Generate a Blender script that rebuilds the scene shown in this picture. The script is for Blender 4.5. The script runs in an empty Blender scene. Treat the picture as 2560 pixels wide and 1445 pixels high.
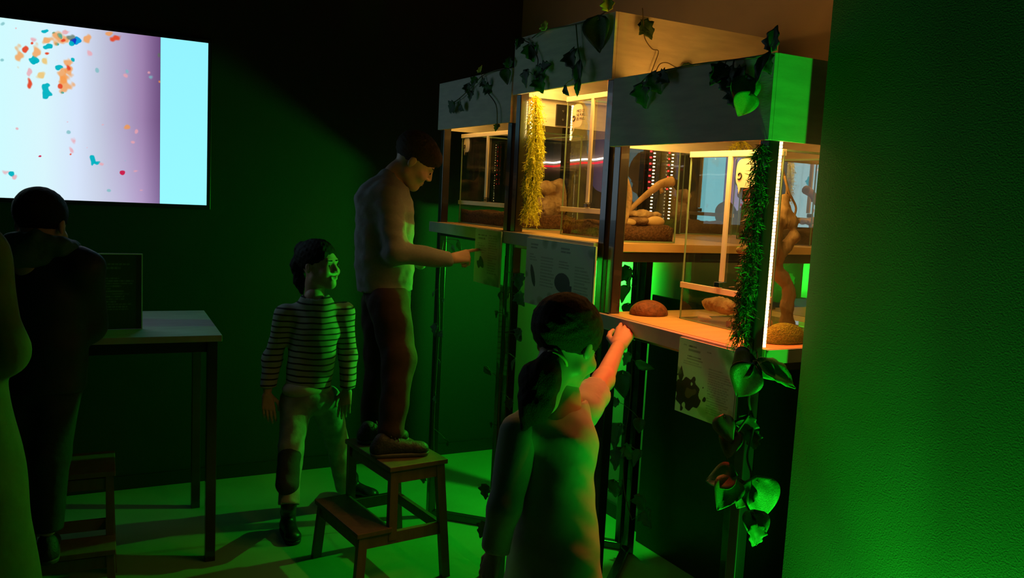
import bpy, bmesh, math, random
import numpy as np
from mathutils import Vector, Matrix

# ------------------------------------------------------------------ camera, world, exposure
W_PX, H_PX, F_PX, EYE = 2560, 1445, 2133.5, 1.575
YAW, PITCH, ROLL = [math.radians(a) for a in (28.70667, -6.29667, 2.91547)]
CAM = np.array([0.0, 0.0, EYE])
_w = np.array([math.sin(YAW)*math.cos(PITCH), math.cos(YAW)*math.cos(PITCH), math.sin(PITCH)])
_r0 = np.array([math.cos(YAW), -math.sin(YAW), 0.0]); _u0 = np.cross(_r0, _w)
_r = math.cos(ROLL)*_r0 + math.sin(ROLL)*_u0
_u = -math.sin(ROLL)*_r0 + math.cos(ROLL)*_u0
scene = bpy.context.scene
col = scene.collection
cd = bpy.data.cameras.new('camera'); cam = bpy.data.objects.new('camera', cd); col.objects.link(cam)
cd.sensor_width = 36; cd.lens = 36*F_PX/W_PX; cd.clip_start = 0.02; cd.clip_end = 60
cam.matrix_world = Matrix(((_r[0], _u[0], -_w[0], CAM[0]), (_r[1], _u[1], -_w[1], CAM[1]), (_r[2], _u[2], -_w[2], CAM[2]), (0, 0, 0, 1)))
scene.camera = cam
world = bpy.data.worlds.new('world'); scene.world = world; world.use_nodes = True
WORLD_STRENGTH = 0.0042
world.node_tree.nodes['Background'].inputs[0].default_value = (0.22, 0.62, 0.85, 1)
world.node_tree.nodes['Background'].inputs[1].default_value = WORLD_STRENGTH
scene.view_settings.view_transform = 'Standard'
scene.view_settings.look = 'None'
scene.view_settings.exposure = 0.0
scene.view_settings.gamma = 1.0
scene.view_settings.use_curve_mapping = False
scene.cycles.transparent_max_bounces = 40
scene.cycles.max_bounces = 8

# light levels
L_SCREEN = 1.03       # emission of the wall screen
L_WARM = 22.0         # warm white strips under the hoods
L_POST = 9.0         # vertical strips on the posts
L_RED = 16.0          # red strips
P_GREEN_WALL = 60.0   # green uplight by the near wall
P_GREEN_REAR = 48.0
P_DOWN = 4.0          # hood lamps shining down on the shelves
P_UP = .55            # their upward spill   # green uplight behind the stands

def lamp(name, typ, loc, energy, color, **kw):
    l = bpy.data.lights.new(name, typ); l.energy = energy; l.color = color
    for k, v in kw.items(): setattr(l, k, v)
    o = bpy.data.objects.new(name, l); o.location = loc; col.objects.link(o)
    return o
def aim(o, tgt):
    o.rotation_euler = (Vector(tgt)-Vector(o.location)).to_track_quat('-Z', 'Y').to_euler()

# ------------------------------------------------------------------ pixel <-> world helpers (real 3D positions)
def ray(x, y): return _r*(x-W_PX/2)/F_PX - _u*(y-H_PX/2)/F_PX + _w
def P(x, y, d): return CAM + ray(x, y)*d
def atx(x, y, X): d = ray(x, y); return CAM + d*X/d[0]
def aty(x, y, Y): d = ray(x, y); return CAM + d*Y/d[1]
def atz(x, y, z): d = ray(x, y); return CAM + d*(z-EYE)/d[2]
def proj(p):
    d = np.asarray(p, float)-CAM; w = d@_w
    return W_PX/2+F_PX*(d@_r)/w, H_PX/2-F_PX*(d@_u)/w

# ------------------------------------------------------------------ materials
def s2l(c): return tuple(((v/255)/12.92 if v/255 <= .04045 else ((v/255+.055)/1.055)**2.4) for v in c)
def mat(name, color=(.5, .5, .5), rough=.6, metal=0, noise=0, nscale=20, bump=0, bscale=60, spec=.5, color2=None, stretch=None, emit=None, estr=1, coat=0, trans=0):
    m = bpy.data.materials.new(name); m.use_nodes = True; nt = m.node_tree; b = nt.nodes['Principled BSDF']
    b.inputs['Base Color'].default_value = (*color, 1); b.inputs['Roughness'].default_value = rough
    b.inputs['Metallic'].default_value = metal; b.inputs['Specular IOR Level'].default_value = spec
    b.inputs['Coat Weight'].default_value = coat
    tc = nt.nodes.new('ShaderNodeTexCoord'); mp = nt.nodes.new('ShaderNodeMapping'); nt.links.new(tc.outputs['Object'], mp.inputs[0])
    if stretch: mp.inputs['Scale'].default_value = stretch
    if noise or color2:
        n = nt.nodes.new('ShaderNodeTexNoise'); n.inputs['Scale'].default_value = nscale; n.inputs['Detail'].default_value = 5
        nt.links.new(mp.outputs[0], n.inputs[0])
        mx = nt.nodes.new('ShaderNodeMix'); mx.data_type = 'RGBA'
        c2 = color2 or tuple(max(0, c*(1-noise)) for c in color)
        mx.inputs[6].default_value = (*color, 1); mx.inputs[7].default_value = (*c2, 1)
        rp = nt.nodes.new('ShaderNodeValToRGB'); rp.color_ramp.elements[0].position = .35; rp.color_ramp.elements[1].position = .65
        nt.links.new(n.outputs[0], rp.inputs[0]); nt.links.new(rp.outputs[0], mx.inputs[0]); nt.links.new(mx.outputs[2], b.inputs['Base Color'])
    if bump:
        n2 = nt.nodes.new('ShaderNodeTexNoise'); n2.inputs['Scale'].default_value = bscale; n2.inputs['Detail'].default_value = 4
        nt.links.new(mp.outputs[0], n2.inputs[0])
        bp = nt.nodes.new('ShaderNodeBump'); bp.inputs['Strength'].default_value = bump; bp.inputs['Distance'].default_value = .01
        nt.links.new(n2.outputs[0], bp.inputs['Height']); nt.links.new(bp.outputs[0], b.inputs['Normal'])
    if emit:
        b.inputs['Emission Color'].default_value = (*emit, 1); b.inputs['Emission Strength'].default_value = estr
    return m
def attr_mat(name, emit=0, rough=.5):
    m = bpy.data.materials.new(name); m.use_nodes = True; nt = m.node_tree; b = nt.nodes['Principled BSDF']
    a = nt.nodes.new('ShaderNodeAttribute'); a.attribute_name = 'col'
    b.inputs['Roughness'].default_value = rough
    if emit:
        b.inputs['Base Color'].default_value = (0.01, .01, .01, 1)
        nt.links.new(a.outputs[0], b.inputs['Emission Color']); b.inputs['Emission Strength'].default_value = emit
    else: nt.links.new(a.outputs[0], b.inputs['Base Color'])
    return m
def glass_mat(name, tint=(.982, .99, .98), gain=1.0, add=0.0, gcol=(1, 1, 1)):
    m = bpy.data.materials.new(name); m.use_nodes = True; nt = m.node_tree; nt.nodes.clear()
    out = nt.nodes.new('ShaderNodeOutputMaterial'); mx = nt.nodes.new('ShaderNodeMixShader')
    t = nt.nodes.new('ShaderNodeBsdfTransparent'); t.inputs[0].default_value = (*tint, 1)
    g = nt.nodes.new('ShaderNodeBsdfGlossy'); g.inputs['Roughness'].default_value = 0.0; g.inputs[0].default_value = (*gcol, 1)
    f = nt.nodes.new('ShaderNodeFresnel'); f.inputs[0].default_value = 1.5
    ma = nt.nodes.new('ShaderNodeMath'); ma.operation = 'MULTIPLY_ADD'; ma.inputs[1].default_value = gain; ma.inputs[2].default_value = add; ma.use_clamp = True
    geo = nt.nodes.new('ShaderNodeNewGeometry'); fr = nt.nodes.new('ShaderNodeMath'); fr.operation = 'SUBTRACT'; fr.inputs[0].default_value = 1.0   # reflect on the outer face only
    nt.links.new(geo.outputs['Backfacing'], fr.inputs[1]); mu_ = nt.nodes.new('ShaderNodeMath'); mu_.operation = 'MULTIPLY'
    nt.links.new(f.outputs[0], ma.inputs[0]); nt.links.new(ma.outputs[0], mu_.inputs[0]); nt.links.new(fr.outputs[0], mu_.inputs[1]); nt.links.new(mu_.outputs[0], mx.inputs[0])
    nt.links.new(t.outputs[0], mx.inputs[1]); nt.links.new(g.outputs[0], mx.inputs[2]); nt.links.new(mx.outputs[0], out.inputs[0])
    return m
def emit_mat(name, color, strength):
    m = bpy.data.materials.new(name); m.use_nodes = True; nt = m.node_tree; nt.nodes.clear()
    out = nt.nodes.new('ShaderNodeOutputMaterial'); e = nt.nodes.new('ShaderNodeEmission')
    e.inputs[0].default_value = (*color, 1); e.inputs[1].default_value = strength; nt.links.new(e.outputs[0], out.inputs[0])
    return m

M = {}
M['wall_green'] = mat('painted dark green wall', (.009, .0095, .020), .75, noise=.12, nscale=6, bump=.12, bscale=220)
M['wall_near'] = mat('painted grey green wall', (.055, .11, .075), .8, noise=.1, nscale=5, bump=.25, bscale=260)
M['wall_brown'] = mat('painted taupe wall', (.30, .25, .20), .8, noise=.08, nscale=5, bump=.1, bscale=200)
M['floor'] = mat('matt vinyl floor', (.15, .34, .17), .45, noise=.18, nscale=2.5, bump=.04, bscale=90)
M['ceiling'] = mat('dark ceiling', (.03, .035, .035), .9)
M['steel'] = mat('black powder coated steel', (.020, .019, .020), .27, noise=.15, nscale=40, spec=.8, coat=.4)
M['ply'] = mat('pale grey stained plywood', (.74, .70, .62), .6, color2=(.62, .59, .53), nscale=9, stretch=(1, 1, 6), bump=.06, bscale=80)
M['shelf'] = mat('birch shelf board', (.70, .47, .20), .4, color2=(.60, .40, .16), nscale=6, stretch=(1, 8, 8), bump=.03, bscale=80)
M['apron'] = mat('grey laminate edge', (.42, .42, .38), .5, noise=.1)
M['acryl'] = mat('clear acrylic rim', (.5, .6, .52), .25)
M['white'] = mat('white plastic profile', (.86, .82, .72), .35)
M['glassedge'] = mat('greenish glass edge', (.28, .45, .28), .2)
M['glass'] = glass_mat('terrarium glass', gain=1.3, add=.005)
M['mirror'] = glass_mat('smoked acrylic sheet', tint=(.95, .95, .93), gain=2.0, add=.46, gcol=(.95, .95, 1))
M['soil'] = mat('brown coir substrate', (.10, .045, .02), .9, color2=(.2, .1, .05), nscale=120, bump=.8, bscale=150)
M['bark'] = mat('cork bark', (.32, .20, .11), .85, color2=(.12, .06, .03), nscale=35, bump=.9, bscale=60)
M['paleb'] = mat('pale cork bark', (.62, .45, .26), .8, color2=(.35, .22, .11), nscale=30, bump=.7, bscale=50)
M['wood'] = mat('tan driftwood', (.50, .33, .17), .7, color2=(.30, .18, .08), nscale=25, stretch=(1, 1, .3), bump=.6, bscale=60)
M['stone'] = mat('yellowish pebble', (.72, .52, .28), .55, color2=(.6, .42, .2), nscale=20)
M['moss'] = mat('olive moss', (.30, .42, .03), .95, color2=(.20, .28, .02), nscale=160, bump=.9, bscale=240)
M['coco'] = mat('rusty brown coconut shell', (.22, .07, .02), .7, color2=(.12, .04, .015), nscale=60, bump=.4, bscale=120)
M['ivy'] = mat('glossy dark ivy leaf', (.035, .10, .03), .35, color2=(.02, .06, .02), nscale=30, bump=.3, bscale=60)
M['leafmid'] = mat('mid green leaf', (.06, .26, .07), .4, color2=(.04, .18, .05), nscale=30, bump=.3, bscale=60)
M['stem'] = mat('brown green vine stem', (.09, .07, .03), .6)
M['fern'] = mat('artificial fern green', (.045, .17, .03), .5)
M['fernyel'] = mat('artificial fern yellow green', (.85, .88, .07), .5)
M['black'] = mat('matt black plastic', (.012, .012, .014), .45)
M['bezel'] = mat('black screen bezel', (.006, .007, .01), .35)
M['chrome'] = mat('chromed metal', (.7, .7, .7), .12, metal=1)
M['table'] = mat('grey oak table top', (.42, .44, .42), .5, color2=(.34, .36, .34), nscale=7, stretch=(1, 9, 1), bump=.05, bscale=80)
M['stool'] = mat('brown stained aspen', (.14, .09, .05), .5, color2=(.10, .065, .035), nscale=7, stretch=(5, 5, 1), bump=.06, bscale=80)
M['stoolpale'] = mat('grey stained aspen', (.20, .17, .12), .5, color2=(.16, .13, .09), nscale=7, stretch=(5, 5, 1))
M['skin'] = mat('skin', (.56, .34, .25), .5, noise=.08, nscale=30, spec=.4)
M['lip'] = mat('lips', (.45, .16, .14), .4)
M['eyew'] = mat('eye white', (.7, .7, .68), .2)
M['iris'] = mat('dark iris', (.02, .012, .008), .15)
M['hairdark'] = mat('dark brown hair', (.022, .014, .010), .65, spec=.2, noise=.5, nscale=90, stretch=(4, 4, 1), bump=.6, bscale=160)
M['hairbrown'] = mat('chestnut hair', (.060, .032, .018), .65, spec=.2, noise=.5, nscale=90, stretch=(4, 4, 1), bump=.6, bscale=160)
M['greyshirt'] = mat('heather grey jersey', (.27, .28, .29), .85, noise=.12, nscale=120, bump=.3, bscale=14)
M['palegreen'] = mat('off white cotton', (.42, .43, .38), .85, noise=.06, nscale=60, bump=.25, bscale=12)
M['maroon'] = mat('dark maroon trousers', (.050, .020, .017), .85, noise=.25, nscale=30, bump=.35, bscale=18)
M['denim'] = mat('faded denim', (.28, .32, .34), .85, noise=.35, nscale=18, bump=.3, bscale=40)
M['denimdark'] = mat('dark blue denim', (.03, .04, .06), .85, noise=.3, nscale=18, bump=.3, bscale=40)
M['navy'] = mat('navy quilted jacket', (.016, .024, .060), .6, noise=.3, nscale=12, bump=.4, bscale=16)
M['hood'] = mat('blue grey hood lining', (.05, .13, .16), .8, bump=.5, bscale=30)
M['olive'] = mat('olive coat cloth', (.17, .18, .08), .85, noise=.2, bump=.3, bscale=18)
M['shoe'] = mat('dark trainer mesh', (.022, .026, .030), .6, noise=.4, nscale=60, bump=.3, bscale=120)
M['sole'] = mat('grey rubber sole', (.09, .09, .09), .7)
M['boot'] = mat('black leather boot', (.012, .012, .012), .4)
M['band'] = mat('yellow hair elastic', (.55, .42, .10), .5)
M['red_led'] = emit_mat('lit red diode', (1, .008, .008), L_RED)
M['warm_led'] = emit_mat('lit warm diode strip', (1, .45, .07), L_WARM)
M['post_led'] = emit_mat('lit warm white diodes', (1, .70, .25), L_POST)
M['mid_led'] = emit_mat('bright warm white diodes', (1, .72, .28), L_POST*3.5)
M['prints'] = attr_mat('matt printed sheet', rough=.45)
M['screenpic'] = attr_mat('lit screen picture', emit=L_SCREEN)
M['ink'] = mat('dark printing ink', (.02, .03, .03), .5)
# striped jersey
def stripe_mat():
    m = bpy.data.materials.new('grey jersey with thin dark stripes'); m.use_nodes = True; nt = m.node_tree; b = nt.nodes['Principled BSDF']
    b.inputs['Roughness'].default_value = .85
    tc = nt.nodes.new('ShaderNodeTexCoord'); sp = nt.nodes.new('ShaderNodeSeparateXYZ'); nt.links.new(tc.outputs['Object'], sp.inputs[0])
    n = nt.nodes.new('ShaderNodeTexNoise'); n.inputs['Scale'].default_value = 5; nt.links.new(tc.outputs['Object'], n.inputs[0])
    a = nt.nodes.new('ShaderNodeMath'); a.operation = 'MULTIPLY_ADD'; nt.links.new(n.outputs[0], a.inputs[0]); a.inputs[1].default_value = .03; nt.links.new(sp.outputs[2], a.inputs[2])
    d = nt.nodes.new('ShaderNodeMath'); d.operation = 'DIVIDE'; nt.links.new(a.outputs[0], d.inputs[0]); d.inputs[1].default_value = .0265
    f = nt.nodes.new('ShaderNodeMath'); f.operation = 'FRACT'; nt.links.new(d.outputs[0], f.inputs[0])
    l = nt.nodes.new('ShaderNodeMath'); l.operation = 'LESS_THAN'; nt.links.new(f.outputs[0], l.inputs[0]); l.inputs[1].default_value = .26
    mx = nt.nodes.new('ShaderNodeMix'); mx.data_type = 'RGBA'; mx.inputs[6].default_value = (.34, .36, .34, 1); mx.inputs[7].default_value = (.015, .018, .02, 1)
    nt.links.new(l.outputs[0], mx.inputs[0]); nt.links.new(mx.outputs[2], b.inputs['Base Color'])
    return m
M['stripes'] = stripe_mat()

# ------------------------------------------------------------------ object helpers
def thing(name, label, cat, loc=(0, 0, 0), group=None):
    o = bpy.data.objects.new(name, None); o.empty_display_size = .1; col.objects.link(o); o.location = loc
    o['label'] = label; o['category'] = cat
    if group: o['group'] = group
    return o
def tag(o, label, cat, group=None, kind=None):
    o['label'] = label; o['category'] = cat
    if group: o['group'] = group
    if kind: o['kind'] = kind
    return o
def link(name, me, parent=None, mats=None, smooth=False):
    for m in (mats or []): me.materials.append(m)
    if smooth:
        for p in me.polygons: p.use_smooth = True
    o = bpy.data.objects.new(name, me); col.objects.link(o)
    if parent is not None:
        o.parent = parent; o.matrix_parent_inverse = Matrix.Translation(-Vector(parent.location))
    return o
def obj(name, bm, m, parent=None, smooth=False):
    bmesh.ops.recalc_face_normals(bm, faces=bm.faces)
    me = bpy.data.meshes.new(name); bm.to_mesh(me); bm.free()
    return link(name, me, parent, m if isinstance(m, list) else [m], smooth)
def box(bm, lo, hi, bev=0, mi=0, mtx=None):
    lo, hi = [min(a, b) for a, b in zip(lo, hi)], [max(a, b) for a, b in zip(lo, hi)]
    t = bmesh.new()
    vs = [t.verts.new((x, y, z)) for x in (lo[0], hi[0]) for y in (lo[1], hi[1]) for z in (lo[2], hi[2])]
    for f in ((0, 1, 3, 2), (4, 6, 7, 5), (0, 4, 5, 1), (2, 3, 7, 6), (0, 2, 6, 4), (1, 5, 7, 3)): t.faces.new([vs[i] for i in f])
    bmesh.ops.recalc_face_normals(t, faces=t.faces)
    if bev: bmesh.ops.bevel(t, geom=t.edges[:], offset=bev, segments=2, affect='EDGES', profile=.5)
    if mtx is not None: bmesh.ops.transform(t, matrix=mtx, verts=t.verts)
    for f in t.faces: f.material_index = mi
    me = bpy.data.meshes.new('tmp'); t.to_mesh(me); t.free(); bm.from_mesh(me); bpy.data.meshes.remove(me)
    return bm
def B(lo, hi, bev=0, mtx=None): return box(bmesh.new(), lo, hi, bev, 0, mtx)
def tube(bm, pts, rad, n=8, mi=0):
    pts = [Vector(p) for p in pts]; rings = []; up = None
    for i, p in enumerate(pts):
        t = (pts[min(i+1, len(pts)-1)]-pts[max(i-1, 0)]).normalized()
        if up is None: up = Vector((0, 0, 1)) if abs(t.z) < .9 else Vector((1, 0, 0))
        s = t.cross(up).normalized(); up = s.cross(t).normalized()
        r = rad[i] if isinstance(rad, (list, tuple)) else rad
        rings.append([bm.verts.new(p+r*(math.cos(a)*s+math.sin(a)*up)) for a in [2*math.pi*k/n for k in range(n)]])
    for a, b in zip(rings, rings[1:]):
        for k in range(n):
            f = bm.faces.new((a[k], a[(k+1) % n], b[(k+1) % n], b[k])); f.material_index = mi; f.smooth = True
    for rg in (rings[0], rings[-1]):
        f = bm.faces.new(rg); f.material_index = mi
    return bm
def spline(pts, n=6):
    pts = [Vector(p) for p in pts]; out = []
    for i in range(len(pts)-1):
        p0, p1, p2, p3 = pts[max(i-1, 0)], pts[i], pts[i+1], pts[min(i+2, len(pts)-1)]
        for k in range(n):
            t = k/n
            out.append(.5*((2*p1)+(p2-p0)*t+(2*p0-5*p1+4*p2-p3)*t*t+(3*p1-p0-3*p2+p3)*t**3))
    out.append(pts[-1]); return out

# ------------------------------------------------------------------ implicit surfaces for bodies, clothes, bark
def nz(X, Y, Z, f, seed=0):
    rs = np.random.RandomState(seed); s = 0
    for _ in range(5):
        k = rs.normal(size=3)*f; s = s+np.sin(k[0]*X+k[1]*Y+k[2]*Z+rs.uniform(0, 6.28))
    return s/5
class SDF:
    def __init__(s, vox=.008): s.v = vox; s.pr = []; s.lo = np.full(3, 1e9); s.hi = np.full(3, -1e9); s.noise = None; s.cuts = []
    def _bb(s, pts, r):
        for p in pts:
            p = np.asarray(p, float); s.lo = np.minimum(s.lo, p-r); s.hi = np.maximum(s.hi, p+r)
    def cone(s, a, b, ra, rb=None, k=.02, op='add', flat=None):
        rb = ra if rb is None else rb; s.pr.append(('c', np.asarray(a, float), np.asarray(b, float), ra, rb, k, op, flat))
        if op == 'add': s._bb([a, b], max(ra, rb)+.01)
        return s
    def chain(s, pts, rs, k=.02, flat=None):
        for i in range(len(pts)-1): s.cone(pts[i], pts[i+1], rs[i], rs[i+1], k, 'add', flat)
        return s
    def ell(s, c, r, k=.02, op='add', rot=None):
        s.pr.append(('e', np.asarray(c, float), np.asarray(r, float), rot, k, op))
        if op == 'add': s._bb([c], max(r)+.01)
        return s
    def cut(s, p, n, k=.004): s.cuts.append((np.asarray(p, float), np.asarray(n, float)/np.linalg.norm(n), k)); return s
    def build(s):
        v = s.v; lo = s.lo-3*v; n = np.ceil((s.hi+3*v-lo)/v).astype(int)+1
        ax = [(lo[i]+v*np.arange(n[i])).astype(np.float32) for i in range(3)]
        X, Y, Z = np.meshgrid(*ax, indexing='ij', copy=False); F = np.full(X.shape, 1.0, np.float32)
        for p in s.pr:
            if p[0] == 'c':
                _, a, b, ra, rb, k, op, flat = p; ab = b-a; L = max(ab@ab, 1e-12)
                px, py, pz = X-a[0], Y-a[1], Z-a[2]
                t = np.clip((px*ab[0]+py*ab[1]+pz*ab[2])/L, 0, 1)
                dx, dy, dz = px-t*ab[0], py-t*ab[1], pz-t*ab[2]
                if flat is not None:   # squash along a direction: (dir, factor)
                    fd, ff = np.asarray(flat[0], float), flat[1]; fd = fd/np.linalg.norm(fd)
                    q = dx*fd[0]+dy*fd[1]+dz*fd[2]; e = q*(1/ff-1)
                    dx, dy, dz = dx+e*fd[0], dy+e*fd[1], dz+e*fd[2]
                D = np.sqrt(dx*dx+dy*dy+dz*dz)-(ra+(rb-ra)*t)
            else:
                _, c, r, rot, k, op = p; q = (X-c[0], Y-c[1], Z-c[2])
                if rot is not None:
                    R = np.asarray(rot); q = tuple(q[0]*R[0][i]+q[1]*R[1][i]+q[2]*R[2][i] for i in range(3))
                k0 = np.sqrt((q[0]/r[0])**2+(q[1]/r[1])**2+(q[2]/r[2])**2)+1e-6
                k1 = np.sqrt((q[0]/r[0]**2)**2+(q[1]/r[1]**2)**2+(q[2]/r[2]**2)**2)+1e-6
                D = k0*(k0-1)/k1
            if op == 'add':
                h = np.clip(.5+.5*(F-D)/k, 0, 1); F = F+(D-F)*h-k*h*(1-h)
            else:
                D = -D; h = np.clip(.5-.5*(F-D)/k, 0, 1); F = F+(D-F)*h+k*h*(1-h)
        if s.noise:
            for amp, f, sd in s.noise: F = F+amp*nz(X, Y, Z, f, sd)
        for (p, nn, k) in s.cuts:
            D = (X-p[0])*nn[0]+(Y-p[1])*nn[1]+(Z-p[2])*nn[2]
            F = np.maximum(F, D)
        F[0], F[-1] = 1, 1; F[:, 0], F[:, -1] = 1, 1; F[:, :, 0], F[:, :, -1] = 1, 1
        S = F < 0
        cnt = np.zeros(tuple(np.array(F.shape)-1), np.int8)
        for i in (0, 1):
            for j in (0, 1):
                for k in (0, 1): cnt += S[i:F.shape[0]-1+i, j:F.shape[1]-1+j, k:F.shape[2]-1+k]
        act = np.argwhere((cnt > 0) & (cnt < 8)); idx = np.full(cnt.shape, -1, np.int64); idx[tuple(act.T)] = np.arange(len(act))
        acc = np.zeros((len(act), 3)); num = np.zeros(len(act))
        cr = [(i, j, k) for i in (0, 1) for j in (0, 1) for k in (0, 1)]
        for a in cr:
            for ax_ in range(3):
                if a[ax_]: continue
                b = list(a); b[ax_] = 1
                fa = F[act[:, 0]+a[0], act[:, 1]+a[1], act[:, 2]+a[2]]; fb = F[act[:, 0]+b[0], act[:, 1]+b[1], act[:, 2]+b[2]]
                m = (fa < 0) != (fb < 0); t = np.where(m, fa/np.where(m, fa-fb, 1), 0)
                pt = np.tile(np.array(a, float), (len(act), 1)); pt[:, ax_] += t
                acc += pt*m[:, None]; num += m
        V = lo+v*(act+acc/num[:, None]); faces = []
        for ax_ in range(3):
            sl0 = [slice(None)]*3; sl1 = [slice(None)]*3; sl0[ax_] = slice(0, -1); sl1[ax_] = slice(1, None)
            A, Bq = S[tuple(sl0)], S[tuple(sl1)]; e = np.argwhere(A != Bq); flip = A[tuple(e.T)]
            o = [(1, 2), (2, 0), (0, 1)][ax_]
            q = []
            for du, dv in ((0, 0), (-1, 0), (-1, -1), (0, -1)):
                c = e.copy(); c[:, o[0]] += du; c[:, o[1]] += dv; q.append(idx[c[:, 0], c[:, 1], c[:, 2]])
            q = np.stack(q, 1); q[~flip] = q[~flip][:, ::-1]; faces.append(q)
        Fq = np.concatenate(faces); Fq = Fq[(Fq >= 0).all(1)]
        return V, Fq
class Multi:
    """collects several implicit pieces into one mesh with material slots"""
    def __init__(s): s.V = []; s.F = []; s.mi = []; s.n = 0; s.mats = []
    def add(s, sdf, m, mtx=None):
        V, F = sdf.build() if isinstance(sdf, SDF) else sdf
        if mtx is not None: V = V@np.array(mtx)[:3, :3].T+np.array(mtx)[:3, 3]
        if mtx is not None and np.linalg.det(np.array(mtx)[:3, :3]) < 0: F = F[:, ::-1]
        if m not in s.mats: s.mats.append(m)
        s.V.append(V); s.F.append(F+s.n); s.mi += [s.mats.index(m)]*len(F); s.n += len(V); return s
    def obj(s, name, parent=None):
        me = bpy.data.meshes.new(name); me.from_pydata(np.concatenate(s.V).tolist(), [], np.concatenate(s.F).tolist())
        me.validate()
        for m in s.mats: me.materials.append(m)
        if len(me.polygons) == len(s.mi): me.polygons.foreach_set('material_index', s.mi)
        me.polygons.foreach_set('use_smooth', [True]*len(me.polygons)); me.update()
        o = bpy.data.objects.new(name, me); col.objects.link(o)
        if parent is not None: o.parent = parent; o.matrix_parent_inverse = Matrix.Translation(-Vector(parent.location))
        return o
def sdfobj(name, sdf, m, parent=None): return Multi().add(sdf, m).obj(name, parent)

# ------------------------------------------------------------------ the room
NW = 1.70; NY = 1.538; BW = 4.57; NX = 2.48
def struct(name, lo, hi, m, label=None):
    o = obj(name, B(lo, hi), M[m]); o['kind'] = 'structure'
    if label: o['label'] = label
    return o
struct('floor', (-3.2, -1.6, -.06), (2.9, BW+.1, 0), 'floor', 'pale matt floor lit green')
struct('ceiling', (-3.2, -1.6, 3.2), (2.9, BW+.1, 3.3), 'ceiling')
struct('wall_back', (-3.2, BW, 0), (2.9, BW+.1, 3.2), 'wall_green', 'very dark green wall carrying the lit screen')
struct('wall_niche', (NX, NY, 0), (NX+.1, BW, 3.2), 'wall_brown', 'taupe wall behind the terrarium stands')
struct('wall_right', (NW, -1.6, 0), (NX+.42, NY, 3.2), 'wall_near', 'near wall washed with green light from below')
struct('wall_left', (-3.3, -1.6, 0), (-3.2, BW+.1, 3.2), 'wall_green')
struct('baseboard_back', (-3.2, BW-.014, 0), (NX, BW, .07), 'black')
struct('baseboard_right', (NX-.014, NY, 0), (NX, BW-.014, .07), 'black')

# ------------------------------------------------------------------ terrarium stands
XF = 1.60
STANDS = [  # y0, y1, shelf z, hood bottom, hood top, labels
    (2.995, 3.705, 1.432, 1.856, 2.066, 'leftmost and farthest terrarium stand, black frame under a grey hood'),
    (2.315, 2.985, 1.432, 1.960, 2.172, 'middle terrarium stand with the tallest grey hood, yellow fern on its post'),
    (1.610, 2.305, 1.206, 1.745, 1.960, 'nearest terrarium stand with the lowest shelf and the green lit hood side')]
BRACE = [((XF+.02, 3.69), (2.28, 3.01)), ((2.28, 2.97), (XF+.02, 2.33)), ((XF+.02, 2.29), (2.28, 1.64))]
stands = []
for i, (y0, y1, zs, zb, zt, lab) in enumerate(STANDS):
    t = thing('display_stand', lab, 'display stand', (1.95, (y0+y1)/2, 0), 'terrarium stands'); stands.append(t)
    pw = .036; x1 = 2.30; g = .008
    for (px, py) in ((XF+g, y0+g), (XF+g, y1-g-pw), (x1-pw, y0+g), (x1-pw, y1-g-pw)):
        obj('post', B((px, py, 0), (px+pw, py+pw, zt-.004), .003), M['steel'], t)
    bm = bmesh.new()    # rails below the shelf
    for yy in (y0+g, y1-g-pw): box(bm, (XF+g+pw, yy, zs-.062), (x1-pw, yy+pw, zs-.029), .002)
    for xx in (XF+g, x1-pw): box(bm, (xx, y0+g+pw, zs-.062), (xx+pw, y1-g-pw, zs-.029), .002)
    obj('shelf_rail', bm, M['steel'], t)
    a, b = BRACE[i]; A, Bv = Vector((*a, .02)), Vector((*b, .02)); L = (Bv-A).length
    mt = Matrix.Translation(A)@(Bv-A).to_track_quat('X', 'Z').to_matrix().to_4x4()
    obj('floor_brace', B((0, -.018, -.02), (L, .018, .014), .002, mt), M['steel'], t)
    # shelf board notched round the posts
    bm = bmesh.new(); q = g+pw+.001
    box(bm, (XF+q, y0+.002, zs-.027), (x1-q, y1-.002, zs)); box(bm, (XF, y0+q, zs-.027), (XF+q, y1-q, zs)); box(bm, (x1-q, y0+q, zs-.027), (x1, y1-q, zs))
    obj('shelf_board', bm, M['shelf'], t)
    obj('shelf_apron', B((XF-.018, y0+.028, zs-.048), (XF-.0005, y1+.002 if i else y1+.03, zs-.001), .0015), M['apron'], t)
    if i == 2: obj('shelf_side_edge', B((XF+q+.002, y0-.004, zs-.038), (x1, y0+.0015, zs-.001)), M['apron'], t)
    # hood: four boards, open above and below
    bm = bmesh.new(); th = .012
    h0 = y0 if i == 2 else y0+.002; h1 = y1
    box(bm, (XF-.006, h0, zb), (XF+.006, h1, zt), .001); box(bm, (x1-.006, h0, zb), (x1+.006, h1, zt), .001)
    bm.free()
    obj('hood_front', B((XF-.006, h0, zb), (XF+.006, h1, zt), .001), M['ply'], t); obj('hood_back', B((x1-.006, h0, zb), (x1+.006, h1, zt), .001), M['ply'], t)
    obj('hood_side', B((XF+.0065, h0, zb), (x1-.0065, h0+.006, zt)), M['ply'], t); obj('hood_side', B((XF+.0065, h1-.006, zb), (x1-.0065, h1, zt)), M['ply'], t)
    # light strips hidden inside the front board of the hood
    obj('lit_strip', B((XF+.060, y0+.06, zb+.060), (XF+.074, y1-.06, zb+.064)), M['warm_led'], t)['label'] = 'lit warm white light strip'
    if i: obj('lit_strip', B((XF+.012, y0+.06, zb+.006), (XF+.018, y1-.06, zb+.009)), M['red_led'], t)['label'] = 'lit red light strip'
    if i != 0 :
        obj('smoked_back_sheet', B((x1+.004, y0+.01, zs-.03), (x1+.008, y1-.01, zb-.002)), M['mirror'], t)
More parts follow.
